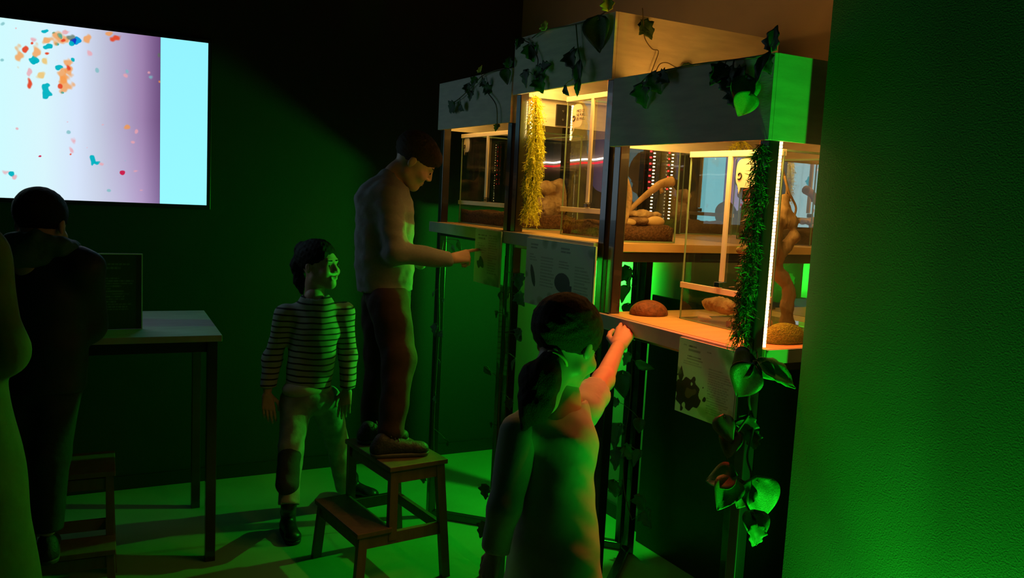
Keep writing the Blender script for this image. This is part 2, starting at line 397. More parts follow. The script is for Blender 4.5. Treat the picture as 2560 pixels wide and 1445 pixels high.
def diodes(t, x, y, z0, z1, n, m, nx, lab):
    bm = bmesh.new(); s = .0035 if nx == 0 else .003
    for k in range(n):
        z = z0+(z1-z0)*(k+.5)/n; h = (z1-z0)/n*(.40 if nx == 0 else .11)
        box(bm, (x-s, y-s, z-h), (x+s, y+s, z+h))
    box(bm, (x-s, y+s*.6, z0), (x+s, y+s+.001, z1), 0, 1)
    o = obj('diode_strip', bm, [m, M['steel']], t); o['label'] = lab
for i, (y0, y1, zs, zb, zt, lab) in enumerate(STANDS):
    k = (.16, 1.0, 1.0)[i]; yc = (y0+y1)/2
    for nm, pw, dz in (('hood_lamp_down', P_DOWN, -1), ('hood_lamp_up', P_UP, 1)):
        o = lamp(nm, 'AREA', (XF+.115, yc, zb+.125+.003*dz), pw*k, (1, .54, .10) if dz < 0 else (1, .45, .04), shape='RECTANGLE', size=.04, size_y=.56, spread=math.radians(170))
        o.rotation_euler = (0, 0, 0) if dz < 0 else (math.pi, 0, 0)
for (yy, pw) in ((1.74, 1.5), (2.12, .3)):
    o = lamp('red_shelf_lamp', 'AREA', (XF+.022, yy, 1.738), pw, (1, .02, .02), shape='RECTANGLE', size=.012, size_y=.16, spread=math.radians(70)); o.rotation_euler = (0, math.radians(6), 0)
diodes(stands[2], XF+.050, 1.622, 1.210, 1.745, 60, M['post_led'], 0, 'vertical strip of warm white diodes')
diodes(stands[1], XF+.050, 2.925, 1.80, 1.94, 14, M['mid_led'], 0, 'vertical strip of warm white diodes')
diodes(stands[1], 2.255, 2.925, 1.50, 1.93, 30, M['mid_led'], 1, 'vertical strip of warm white diodes')
diodes(stands[1], 2.255, 2.950, 1.62, 1.93, 12, M['red_led'], 1, 'vertical strip of red diodes')

wv = thing('lit_strip', 'thin wavy white and red glowing lines glimpsed through the middle terrarium', 'light strip', (2.46, 3.9, 1.7))  # wavy emissive lines added along the niche wall
for nm, dy, mm, rr in (('white_line', 0, emit_mat('lit white line', (1, .85, .7), 3.0), .005), ('red_line', 9, emit_mat('dim red line', (1, .02, .03), 1.0), .006)):
    pts = [atx(x, y+dy, 2.465) for x, y in ((1345, 409), (1362, 406), (1385, 407), (1405, 404), (1432, 401), (1462, 398), (1485, 399), (1505, 396), (1530, 393))]
    obj(nm, tube(bmesh.new(), spline(pts), rr, 6), mm, wv)
# ------------------------------------------------------------------ terrariums
def terrarium(lab, x0, x1, y0, y1, z0, z1, ledge, bar=None, clasp=None, bright=True):
    t = thing('terrarium', lab, 'terrarium', ((x0+x1)/2, (y0+y1)/2, z0), 'glass terrariums on the stands'); g = .004
    def pane(nm, lo, hi): obj(nm, B(lo, hi), M['glass'], t)
    pane('side_pane', (x0, y0, z0+g), (x1, y0+g, z1-.006)); pane('side_pane', (x0, y1-g, z0+g), (x1, y1, z1-.006))
    pane('back_pane', (x1-g, y0+g+.0005, z0+g), (x1, y1-g-.0005, z1-.006)); pane('floor_pane', (x0, y0, z0), (x1, y1, z0+g))
    pane('front_pane', (x0, y0+g+.0005, z0+g), (x0+g, y1-g-.0005, ledge)); 
    pane('door', (x0+.002, y0+g+.0005, ledge+.0005), (x0+.006, y1-g-.0005, z1-.018))
    bm = bmesh.new()
    for yy in (y0-.0006, y1-.0034):
        for xx in (x0-.0006, x1-.0034): box(bm, (xx, yy, z0+.002), (xx+.004, yy+.004, z1-.006))
        box(bm, (x0-.0006, yy, z0-.0), (x1, yy+.004, z0+.004))
    box(bm, (x0-.0006, y0, z0), (x0+.0034, y1, z0+.004))
    obj('glass_edge', bm, M['glassedge'], t)
    obj('top_rail', B((x0-.006, y0, z1-.018), (x0+.010, y1, z1), .001), M['white'], t)['label'] = 'pale top rail'
    bm = bmesh.new()
    for yy in (y0, y1-.010): box(bm, (x0+.0105, yy, z1-.006), (x1, yy+.010, z1))
    box(bm, (x1-.01, y0+.0105, z1-.006), (x1, y1-.0105, z1))
    obj('top_rim', bm, M['glassedge'], t)
    obj('ledge', B((x0-.007, y0-.001, ledge-.018), (x0-.0012, y1+.001, ledge), .001), M['white'], t)['label'] = 'pale ledge across the front'
    if bar: obj('door_bar', B((x0-.007, bar-.008, ledge+.02), (x0+.001, bar+.008, z1-.0185), .001), M['white'], t)
    if clasp:
        bm = bmesh.new(); box(bm, (x0-.016, clasp-.012, ledge+.001), (x0-.0005, clasp+.012, ledge+.018), .002)
        c = obj('clasp', bm, M['chrome'], t); c['label'] = 'chromed door clasp'
    return t
T1 = terrarium('dark terrarium on the farthest stand', 1.70, 2.02, 3.13, 3.66, 1.433, 1.842, 1.537, 3.385, 3.385)
T2 = terrarium('brightly lit terrarium with speech bubble on the middle stand', 1.74, 1.966, 2.40, 2.812, 1.433, 1.953, 1.540, 2.632, 2.625)
T3 = terrarium('nearest terrarium, screen mirrored behind its pale door bar', 1.788, 2.16, 1.742, 2.132, 1.207, 1.738, 1.326, 1.948, 1.955)

def text_mesh(txt, size, name='lettering'):
    c = bpy.data.curves.new('t', 'FONT'); c.body = txt; c.size = size; c.extrude = .0002; c.align_x = 'LEFT'; c.space_line = 1.0
    o = bpy.data.objects.new('t', c); col.objects.link(o); bpy.context.view_layer.update()
    me = bpy.data.meshes.new_from_object(o.evaluated_get(bpy.context.evaluated_depsgraph_get())); me.name = name
    bpy.data.objects.remove(o); return me
def face_mtx(x, y, z):   # text plane facing -X, reading towards -Y
    return Matrix(((0, 0, -1, x), (-1, 0, 0, y), (0, 1, 0, z), (0, 0, 0, 1)))
def bubble(t, x, yc, zc, w, h, txt, lab):
    bm = bmesh.new(); n = 40; vs = []
    for k in range(n):
        a = 2*math.pi*k/n; e = .62
        cx = math.copysign(abs(math.cos(a))**e, math.cos(a))*w/2; cz = math.copysign(abs(math.sin(a))**e, math.sin(a))*h/2
        if 26 <= k <= 28: cz = -h*.5-(.22*h if k == 27 else 0)
        vs.append((x, yc-cx, zc+cz))
    f = [bm.verts.new(v) for v in vs]; g2 = [bm.verts.new((v[0]-.0006, v[1], v[2])) for v in vs]
    bm.faces.new(f); bm.faces.new(g2[::-1])
    for k in range(n): bm.faces.new((f[k], f[(k+1) % n], g2[(k+1) % n], g2[k]))
    s = obj('speech_bubble_sticker', bm, M['white'], t); s['label'] = lab
    me = text_mesh(txt, h*.17); me.materials.append(M['ink']); me.transform(face_mtx(x-.0009, yc+w*.08, zc+h*.14))
    l = link('lettering', me, s); l.parent = s; l.matrix_parent_inverse = s.matrix_world.inverted(); 
    bm = bmesh.new(); R = h*.13
    tube(bm, [(x-.0012, yc+w*.32+R*math.cos(a)*(.35+a/7), zc-h*.08+R*math.sin(a)*(.35+a/7)) for a in np.linspace(0, 5.2, 14)], .0022, 6)
    c = obj('printed_curl', bm, M['ink']); c.parent = s
bubble(T2, 1.7385, 2.735, 1.880, .072, .085, 'MICE CE\nNE PUKL.\nZE MNE..', 'white speech bubble with three short lines of writing')
bubble(T3, 1.7865, 1.880, 1.672, .085, .085, '', 'white speech bubble behind the fern')
bubble(T1, 1.6985, 3.605, 1.792, .062, .066, '', 'faint white speech bubble')

def rock(name, lab, cat, c, r, m, noise=(.01, 30), seed=1, rot=0, group=None, lumps=0, cutz=None):
    s = SDF(max(.0022, min(r)/9)); rs = random.Random(seed)
    Rm = [[math.cos(rot), -math.sin(rot), 0], [math.sin(rot), math.cos(rot), 0], [0, 0, 1]]
    s.ell(c, r, rot=Rm)
    for k in range(lumps):
        a = rs.uniform(-1, 1); s.ell((c[0]+math.cos(rot)*a*r[0]*.8, c[1]+math.sin(rot)*a*r[0]*.8, c[2]+rs.uniform(-.2, .5)*r[2]), [rs.uniform(.35, .6)*min(r[1], r[2]) for _ in 'xyz'], k=.006)
    s.noise = [(noise[0], noise[1], seed), (noise[0]*.5, noise[1]*2.4, seed+9)]+([(noise[0]*.35, noise[1]*5, seed+5)] if noise[0] > .004 else [])
    s.cut((0, 0, c[2]-r[2]*.55 if cutz is None else cutz), (0, 0, -1))
    return tag(sdfobj(name, s, M[m]), lab, cat, group)
# substrate beds
def bed(lab, x0, x1, y0, y1, z0, h, seed=0):
    bm = bmesh.new(); n = 26; rows = []
    for i in range(n+1):
        row = []
        for j in range(n+1):
            x = x0+(x1-x0)*i/n; y = y0+(y1-y0)*j/n
            row.append(bm.verts.new((x, y, z0+h*(1+.12*math.sin(37*x+seed)*math.cos(31*y)+.06*math.sin(110*x+90*y)))))
        rows.append(row)
    for i in range(n):
        for j in range(n): bm.faces.new((rows[i][j], rows[i+1][j], rows[i+1][j+1], rows[i][j+1]))
    edge = [rows[i][0] for i in range(n+1)]+[rows[n][j] for j in range(1, n+1)]+[rows[i][n] for i in range(n-1, -1, -1)]+[rows[0][j] for j in range(n-1, 0, -1)]
    low = [bm.verts.new((v.co.x, v.co.y, z0)) for v in edge]
    for k in range(len(edge)): bm.faces.new((edge[k], edge[(k+1) % len(edge)], low[(k+1) % len(low)], low[k]))
    bm.faces.new(low)
    return tag(obj('substrate', bm, M['soil'], smooth=True), lab, 'substrate', kind='stuff')
bed('brown soil bed in the middle terrarium', 1.746, 1.960, 2.406, 2.806, 1.4375, .052)
bed('dark soil bed in the farthest terrarium', 1.706, 2.014, 3.136, 3.654, 1.4375, .055, 2)
# middle tank contents
rock('cork_bark', 'pale cork bark slab lying high in the middle terrarium', 'bark', (1.87, 2.47, 1.528), (.085, .028, .016), 'paleb', (.005, 45), 3, .15, lumps=6, cutz=1.490)
rock('cork_bark', 'reddish cork bark strip lying between the pebbles of the middle terrarium', 'bark', (1.82, 2.445, 1.506), (.075, .025, .012), 'bark', (.005, 45), 5, -.1, lumps=4, cutz=1.49)
rock('pebble', 'large rounded yellow pebble at the right in the middle terrarium', 'pebble', (1.895, 2.428, 1.506), (.040, .018, .020), 'stone', (.002, 30), 6, cutz=1.489, group=None)
rock('pebble', 'flat yellow pebble by the post in the middle terrarium', 'pebble', (1.78, 2.43, 1.500), (.030, .020, .014), 'stone', (.002, 30), 7, cutz=1.489)
rock('pebble', 'pale yellow pebble seen behind the ledge of the middle terrarium', 'pebble', (1.79, 2.53, 1.510), (.03, .036, .022), 'stone', (.002, 30), 8, cutz=1.49)
bm = bmesh.new(); tube(bm, spline([aty(1562, 540, 2.46), aty(1590, 510, 2.46), aty(1625, 480, 2.46), aty(1650, 462, 2.45), aty(1682, 452, 2.44)]), [.006+.0005*k for k in range(25)], 10)
tube(bm, spline([aty(1650, 462, 2.45), aty(1655, 482, 2.44)]), .007, 8)
tag(obj('branch', bm, M['wood'], smooth=True), 'tan branch rising to the right in the middle terrarium', 'branch')
bm = bmesh.new(); tube(bm, spline([aty(1560, 432, 2.42), aty(1573, 480, 2.42), aty(1570, 520, 2.42), aty(1560, 565, 2.42)]), [.007+.004*math.sin(k/18*3.14) for k in range(19)], 10)
tag(obj('branch', bm, M['paleb'], smooth=True), 'curved upright branch next to the black post in the middle terrarium', 'branch')
# far tank: large cork bark seen through its side
s = SDF(.005)
s.chain([aty(1360, 560, 3.25), aty(1375, 520, 3.26), aty(1395, 480, 3.28)], [.045, .06, .055], k=.03)
s.chain([aty(1390, 560, 3.3), aty(1415, 520, 3.3), aty(1440, 480, 3.3)], [.04, .05, .045], k=.03)
s.ell(aty(1370, 470, 3.25), (.06, .04, .03), k=.02); s.noise = [(.014, 40, 3), (.008, 95, 4), (.003, 220, 5)]; s.cut((0, 0, 1.49), (0, 0, -1)); s.cut((2.012, 0, 0), (1, 0, 0)); s.cut((0, 3.64, 0), (0, 1, 0)); s.cut((0, 3.14, 0), (0, -1, 0))
tag(sdfobj('cork_bark', s, M['paleb']), 'big crumpled cork bark leaning in the farthest terrarium', 'bark')
s = SDF(.005); s.chain([aty(1430, 560, 3.42), aty(1440, 450, 3.42), aty(1432, 380, 3.42)], [.04, .035, .025], k=.03); s.noise = [(.010, 40, 13), (.006, 95, 14)]
s.cut((0, 0, 1.49), (0, 0, -1)); s.cut((2.012, 0, 0), (1, 0, 0)); s.cut((0, 0, 1.83), (0, 0, 1))
tag(sdfobj('cork_bark', s, M['bark']), 'tall dark cork bark standing behind the crumpled one', 'bark')
# near tank contents
rock('cork_log', 'lumpy cork log lying behind the ledge of the nearest terrarium', 'bark', (1.86, 2.015, 1.262), (.028, .080, .024), 'paleb', (.009, 55), 11, 0, lumps=0, cutz=1.232)
rock('pebble', 'large pale shell shaped pebble in the nearest terrarium', 'pebble', (1.835, 1.835, 1.238), (.025, .045, .026), 'stone', (.003, 40), 12, .3, cutz=1.214)
rock('pebble', 'small pale pebble in front of the cork log', 'pebble', (1.815, 1.905, 1.224), (.012, .02, .012), 'stone', (.002, 40), 13, cutz=1.214)
rock('pebble', 'flat pale pebble at the left end of the cork log', 'pebble', (1.83, 2.06, 1.219), (.015, .03, .008), 'stone', (.002, 40), 14, cutz=1.2135)
bm = bmesh.new(); box(bm, (1.800, 1.76, 1.2115), (1.835, 1.93, 1.216), .001)
for yy in (1.76, 1.927): box(bm, (1.800, yy, 1.216), (1.835, yy+.003, 1.229))
for xx in (1.800, 1.832): box(bm, (xx, 1.7605, 1.216), (xx+.003, 1.9295, 1.229))
tag(obj('water_dish', bm, M['coco']), 'long brown water dish behind the glass of the nearest terrarium', 'dish')
wp = [(1968, 818), (1966, 770), (1973, 725), (1955, 695), (1936, 668), (1940, 636), (1965, 618), (1986, 590), (1978, 556), (1958, 530), (1962, 500)]
s = SDF(.004); pts = [P(x, y, 2.62) for x, y in wp]; s.chain(pts, [.024, .018, .017, .020, .022, .024, .017, .015, .014, .022, .016], k=.012)
s.cone(P(1938, 560, 2.60), P(1978, 556, 2.62), .022, .015, k=.02); s.cone(P(1935, 560, 2.60), P(1936, 632, 2.60), .018, .024, k=.02); s.cone(P(1940, 636, 2.62), P(1895, 628, 2.58), .022, .016, k=.02); s.cone(P(1895, 628, 2.58), P(1850, 622, 2.56), .014, .010, k=.02)
s.noise = [(.0045, 60, 5), (.003, 150, 6), (.0015, 300, 7)]
wd = sdfobj('driftwood', s, M['wood']); tag(wd, 'twisted driftwood trunk standing at the right of the nearest terrarium', 'driftwood')
bm = bmesh.new()
tube(bm, spline([P(1962, 500, 2.62), P(1968, 470, 2.62), P(1955, 420, 2.6), P(1950, 395, 2.6)]), .0045, 7)
tube(bm, spline([P(1978, 556, 2.62), P(1990, 520, 2.62), P(1972, 480, 2.6), P(1962, 440, 2.6)]), .0035, 7)
obj('twig', bm, M['wood'], wd, True)
rock('moss_mound', 'olive moss mound beside the light strip on the nearest shelf', 'moss', (1.795, 1.692, 1.2075), (.075, .042, .054), 'moss', (.002, 60), 21, cutz=1.2062)
rock('coconut_shell', 'rusty brown half shell at the left end of the nearest shelf', 'shell', (1.735, 2.225, 1.2075), (.068, .055, .048), 'coco', (.001, 30), 22, cutz=1.2062)
# bracket on the farthest hood's side, seen inside the middle stand
bm = bmesh.new(); box(bm, (1.80, 2.987, 1.862), (1.87, 2.9955, 1.945), .001)
o = obj('corner_bracket', bm, M['black'], stands[0]); o['label'] = 'black metal bracket'
for zz in (1.885, 1.92):
    bm = bmesh.new(); bmesh.ops.create_uvsphere(bm, u_segments=10, v_segments=6, radius=.005, matrix=Matrix.Translation((1.83, 2.9865, zz))); q = obj('screw', bm, M['chrome']); q.parent = o

# ------------------------------------------------------------------ information panels
def grid_panel(name, nu, nv, fn, m, parent, mtx, w, h):
    """flat sheet w x h in local (u right, v up), colours from fn(u,v arrays in 0..1)"""
    u, v = np.meshgrid(np.linspace(0, 1, nu), np.linspace(0, 1, nv), indexing='ij')
    c = fn(u, v); V = np.stack([u*w, v*h, 0*u], -1).reshape(-1, 3)
    mt = np.array(mtx); V = V@mt[:3, :3].T+mt[:3, 3]
    I = np.arange(nu*nv).reshape(nu, nv); F = np.stack([I[:-1, :-1], I[1:, :-1], I[1:, 1:], I[:-1, 1:]], -1).reshape(-1, 4)
    me = bpy.data.meshes.new(name); me.from_pydata(V.tolist(), [], F.tolist())
    a = me.color_attributes.new('col', 'FLOAT_COLOR', 'POINT'); cc = np.concatenate([c.reshape(-1, 3), np.ones((nu*nv, 1))], 1)
    a.data.foreach_set('color', cc.astype(np.float32).ravel())
    return link(name, me, parent, [m])
def lines(c, u, v, u0, u1, v0, v1, n, dark=.45, seed=0):
    rs = random.Random(seed)
    for k in range(n):
        vc = v1-(v1-v0)*(k+.5)/n; hh = (v1-v0)/n*.27; e = u1-(u1-u0)*rs.uniform(0, .25)*(1 if k % 5 else 2)
        m = (np.abs(v-vc) < hh) & (u > u0) & (u < e) & (np.sin(u*(300+13*k)) > -.75); c[m] *= dark
def foliage(c, u, v, asp, spots, seed):
    for (a, b, r, g) in spots:
        n = .5*np.sin(23*u*asp+seed+5*v)+.5*np.sin(31*v+17*u+seed*2)
        d = np.hypot((u-a)*asp, v-b)/r+.35*n; m = d < 1; f = (np.clip(1-d, 0, 1)**.5)[m][:, None]
        c[m] = c[m]*(1-.75*f)+np.array(g)*.75*f
BASE = (.62, .68, .62); GR = (.10, .22, .06); GR2 = (.22, .30, .08)
def pr1(u, v):
    c = np.ones(u.shape+(3,))*BASE; lines(c, u, v, .12, .5, .80, .92, 2, .35, 1); lines(c, u, v, .10, .48, .55, .76, 5, .6, 2); lines(c, u, v, .55, .92, .2, .92, 16, .55, 3)
    m = np.hypot((u-.27)/.13, (v-.38)/.10)+.25*np.sin(30*u+20*v) < 1; c[m] = (.02, .03, .02)
    foliage(c, u, v, .7, [(.85, .03, .16, GR), (.55, .0, .12, GR), (.95, .9, .1, GR)], 1); return c
def pr2(u, v):
    c = np.ones(u.shape+(3,))*BASE
    lines(c, u, v, .07, .20, .84, .93, 2, .3, 1); lines(c, u, v, .06, .18, .66, .78, 3, .55, 2); lines(c, u, v, .24, .46, .30, .76, 10, .62, 3)
    lines(c, u, v, .54, .68, .84, .93, 2, .3, 4); lines(c, u, v, .52, .70, .62, .74, 3, .5, 5); lines(c, u, v, .75, .97, .26, .70, 10, .62, 6)
    a = (u-.125)*1.5; b = v-.44; x = a*.95+b*.30; y = -a*.30+b*.95
    c[np.hypot(x/.045, y/.17) < 1] = (.012, .02, .015)
    a = (u-.58)*1.5; b = v-.42; x = a*.9+b*-.42; y = a*.42+b*.9
    c[(np.hypot(a/.17, b/.14) < 1)] = (.02, .035, .03); c[(np.abs(a-.16) < .05) & (np.abs(b+.09) < .07)] = (.03, .04, .035)
    foliage(c, u, v, 1.5, [(.30, .98, .09, GR), (.42, .93, .08, GR), (.97, .88, .09, GR), (.15, .02, .08, GR), (.3, .04, .13, GR2), (.42, .08, .14, GR), (.52, .02, .08, GR), (.75, .03, .12, GR), (.93, .08, .14, GR), (.88, .2, .06, GR), (.01, .45, .05, GR)], 2); return c
def pr3(u, v):
    c = np.ones(u.shape+(3,))*BASE
    lines(c, u, v, .08, .14, .90, .93, 1, .5, 1); lines(c, u, v, .17, .45, .84, .94, 2, .25, 2); lines(c, u, v, .50, .58, .88, .91, 1, .5, 3)
    lines(c, u, v, .16, .44, .73, .80, 2, .35, 4); lines(c, u, v, .10, .50, .66, .72, 2, .6, 5); lines(c, u, v, .55, .95, .10, .70, 19, .62, 6)
    n = .5*np.sin(40*u+9*v)+.5*np.sin(34*v-21*u)
    d = np.hypot((u-.20)/.26, (v-.28)/.20)+.35*n; c[d < 1] = (.035, .02, .018); d2 = np.hypot((u-.25)/.12, (v-.3)/.1)+.4*n; c[d2 < .7] = (.16, .09, .07)
    c[(np.abs(u-.07)*2.4+np.abs(v-.5) < .13)] = (.02, .03, .02)
    foliage(c, u, v, .85, [(.55, .12, .10, GR2), (.72, .05, .13, GR), (.92, .08, .14, GR2), (.8, .92, .13, GR), (.95, .85, .1, GR), (.02, .55, .06, GR)], 3); return c
def panel(lab, y0, y1, z0, z1, fn, nu, nv):
    t = thing('information_panel', lab, 'sign', (XF-.024, (y0+y1)/2, z0), 'information panels on the shelf fronts')
    obj('acrylic_sheet', B((XF-.026, y0, z0), (XF-.0195, y1, z1), .0008), M['acryl'], t)
    mt = Matrix(((0, 0, -1, XF-.0268), (-1, 0, 0, y1), (0, 1, 0, z0), (0, 0, 0, 1)))
    grid_panel('printed_sheet', nu, nv, fn, M['prints'], t, mt, y1-y0-.006, z1-z0)
panel('small printed panel the boy points at, below the farthest terrarium', 2.985, 3.215, 1.205, 1.428, pr1, 90, 110)
panel('wide printed panel with a dark insect, below the middle terrarium', 2.318, 2.775, 1.176, 1.420, pr2, 240, 150)
panel('printed panel half covered by big leaves, below the nearest terrarium', 1.628, 1.868, .987, 1.199, pr3, 150, 170)

# ------------------------------------------------------------------ wall screen
SX0, SX1, SZ0, SZ1, SY = -.716, .706, 1.444, 2.244, 4.545
scr = thing('wall_screen', 'large lit wall screen showing orange and teal specks', 'screen', (0, BW, SZ0))
obj('bezel', B((SX0-.02, SY+.0005, SZ0-.022), (SX1+.02, BW-.001, SZ1+.02), .003), M['bezel'], scr)
BL = [  # px, py, rx, ry, kind
 (82,149,17,8,'t'),(90,156,8,5,'t'),(118,228,11,18,'t'),(120,116,9,8,'t'),(190,100,13,8,'b'),(182,104,7,7,'B'),(150,90,8,6,'t'),(184,150,5,5,'t'),(148,167,9,6,'t'),(233,400,8,9,'t'),(243,408,7,5,'t'),(112,79,7,5,'t'),(134,82,4,3,'t'),(178,108,7,5,'t'),(142,110,6,3,'t'),(155,232,6,4,'t'),
 (50,138,10,26,'o'),(62,122,8,8,'r'),(92,128,13,14,'o'),(110,155,9,9,'y'),(72,180,6,14,'p'),(100,188,11,10,'y'),(75,208,7,10,'r'),(155,190,14,20,'o'),(165,210,16,26,'o'),(150,215,6,6,'r'),(170,180,12,12,'o'),(165,155,16,9,'o'),(172,170,7,7,'r'),(215,98,10,15,'o'),(225,132,9,7,'p'),(270,84,10,5,'o'),(287,94,11,11,'r'),(120,100,12,10,'o'),(150,95,20,16,'o'),(157,102,6,4,'r'),(165,80,10,5,'p'),(172,92,12,8,'d'),(118,133,6,3,'r'),(88,100,10,6,'p'),(80,108,3,3,'r'),
 (18,430,12,6,'p'),(28,436,8,6,'t'),(38,442,6,7,'p'),(257,411,8,6,'p'),(308,432,6,5,'R'),(340,427,7,4,'p'),(315,317,8,6,'o'),(312,188,8,5,'p'),(318,178,5,5,'T'),(242,174,5,6,'T'),(187,352,8,8,'p'),(180,376,7,8,'p'),(177,386,3,3,'r'),(376,192,7,5,'T'),(371,182,5,4,'p'),(101,391,4,3,'R'),(168,305,4,3,'p'),(257,312,5,3,'p'),(172,331,5,4,'T'),(399,205,4,4,'o'),(340,330,4,6,'p'),(332,356,6,4,'p'),(271,476,5,3,'T'),(352,476,6,3,'p'),(313,402,4,2,'T'),(398,135,5,9,'d'),(5,150,4,3,'T'),(8,60,5,5,'T'),(40,71,3,3,'p'),(218,369,3,2,'p'),(42,321,4,3,'p'),(-60,120,20,30,'o'),(-90,300,18,14,'t'),(-180,240,25,20,'o'),(-260,380,16,20,'t'),(-300,150,26,18,'o'),(-140,420,8,8,'r'),(-420,250,20,24,'o')]
KC = dict(t=(0, 175, 190), b=(0, 150, 215), B=(20, 50, 190), T=(120, 185, 190), o=(245, 150, 70), y=(240, 185, 90), r=(225, 70, 40), R=(200, 20, 70), p=(235, 160, 170), d=(90, 110, 90))
def picfn(u, v):
    x = SX0+u*(.486-SX0); z = SZ0+v*(SZ1-SZ0)
    d = np.stack([x, np.full_like(x, SY), z-EYE], -1); w = d@_w
    px = W_PX/2+F_PX*(d@_r)/w; py = H_PX/2-F_PX*(d@_u)/w
    st = np.array([-900, 0, 110, 190, 250, 310, 355, 402]); cs = np.array([(205, 248, 252), (205, 248, 252), (214, 243, 250), (212, 226, 248), (198, 205, 226), (186, 178, 210), (172, 148, 190), (122, 96, 142)], float)
    c = np.stack([np.interp(px, st, cs[:, i]) for i in range(3)], -1)
    vert = np.clip((py-300)/250, 0, 1)[..., None]; right = np.clip((px-200)/200, 0, 1)[..., None]
    c = c*(1-right*.5*(1-vert)*.25)+right*vert*np.array([10, 12, 14]); c[..., 1] -= (8*right*(1-vert))[..., 0]
    for i, (a, b, rx, ry, kd) in enumerate(BL):
        n = .26*np.sin(px*.20+i)+.26*np.sin(py*.22+px*.09+2*i)+.14*np.sin(px*.35-py*.31+i)
        q = np.hypot((px-a)/rx, (py-b)/ry)+n; soft = .12 if kd in 'tbBR' else .5
        f = np.clip((1.05-q)/soft, 0, 1)[..., None]*(.95 if kd in 'tbBrR' else .75)
        c = c*(1-f)+np.array(KC[kd], float)*f
    c = np.clip(c, 0, 255)/255
    return np.where(c <= .04045, c/12.92, ((c+.055)/1.055)**2.4)
mt = Matrix(((1, 0, 0, SX0), (0, 0, 1, SY), (0, 1, 0, SZ0), (0, 0, 0, 1)))
grid_panel('microscope_picture', 620, 380, picfn, M['screenpic'], scr, mt, .486-SX0, SZ1-SZ0)
mt = Matrix(((1, 0, 0, .4865), (0, 0, 1, SY), (0, 1, 0, SZ0), (0, 0, 0, 1)))
grid_panel('cyan_side_strip', 4, 8, lambda u, v: np.ones(u.shape+(3,))*np.array(s2l((146, 240, 252)))*(1+.06*(1-v))[..., None], M['screenpic'], scr, mt, SX1-.4865, SZ1-SZ0)

# ------------------------------------------------------------------ table with sign
TZ = .954; ang = math.radians(-3.0)
TM = Matrix.Translation((.615, 3.53, 0))@Matrix.Rotation(ang, 4, 'Z')
tb = thing('high_table', 'high table with a grey oak top and black legs', 'table', (.0, 3.85, 0))
obj('table_top', B((-1.25, 0, TZ-.026), (0, .70, TZ), .002, TM), M['table'], tb)
obj('table_apron', B((-1.2, .04, TZ-.075), (-.04, .66, TZ-.0265), .002, TM), M['steel'], tb)
for (x, y) in ((-.055, .015), (-.055, .645), (-1.23, .015), (-1.23, .645)):
    obj('leg', B((x, y, 0), (x+.04, y+.04, TZ-.0265), .002, TM), M['steel'], tb)
cy = 3.742
sg = thing('tabletop_sign', 'dark text sign with a pale rim standing on the high table', 'sign', (.2, cy, TZ))
obj('sign_sheet', B((.0, cy, TZ+.001), (.337, cy+.006, TZ+.308), .001), M['black'], sg)
bm = bmesh.new(); box(bm, (0, cy-.003, TZ+.3035), (.337, cy-.0002, TZ+.308)); box(bm, (.333, cy-.003, TZ+.001), (.337, cy-.0002, TZ+.3033))
obj('sign_rim', bm, M['acryl'], sg)
def sgn(u, v):
    c = np.ones(u.shape+(3,))*(.03, .045, .035); d = np.ones(u.shape+(3,))
    lines(d, u, v, .22, .92, .80, .90, 2, 0, 1); lines(d, u, v, .22, .92, .25, .74, 14, .3, 2); m = d[..., 0] < .9; c[m] = (.12, .16, .12); return c
grid_panel('printed_text', 120, 130, sgn, M['prints'], sg, Matrix(((1, 0, 0, 0), (0, 0, -1, cy-.0008), (0, 1, 0, TZ+.002), (0, 0, 0, 1))), .332, .300)

tag(obj('added_dark_board', B((2.40, 1.60, 0), (2.412, 3.06, 1.16), .002), M['black']), 'added matt black board that darkens the wall behind the nearest stand', 'board')  # black board added to darken the niche wall below the shelves
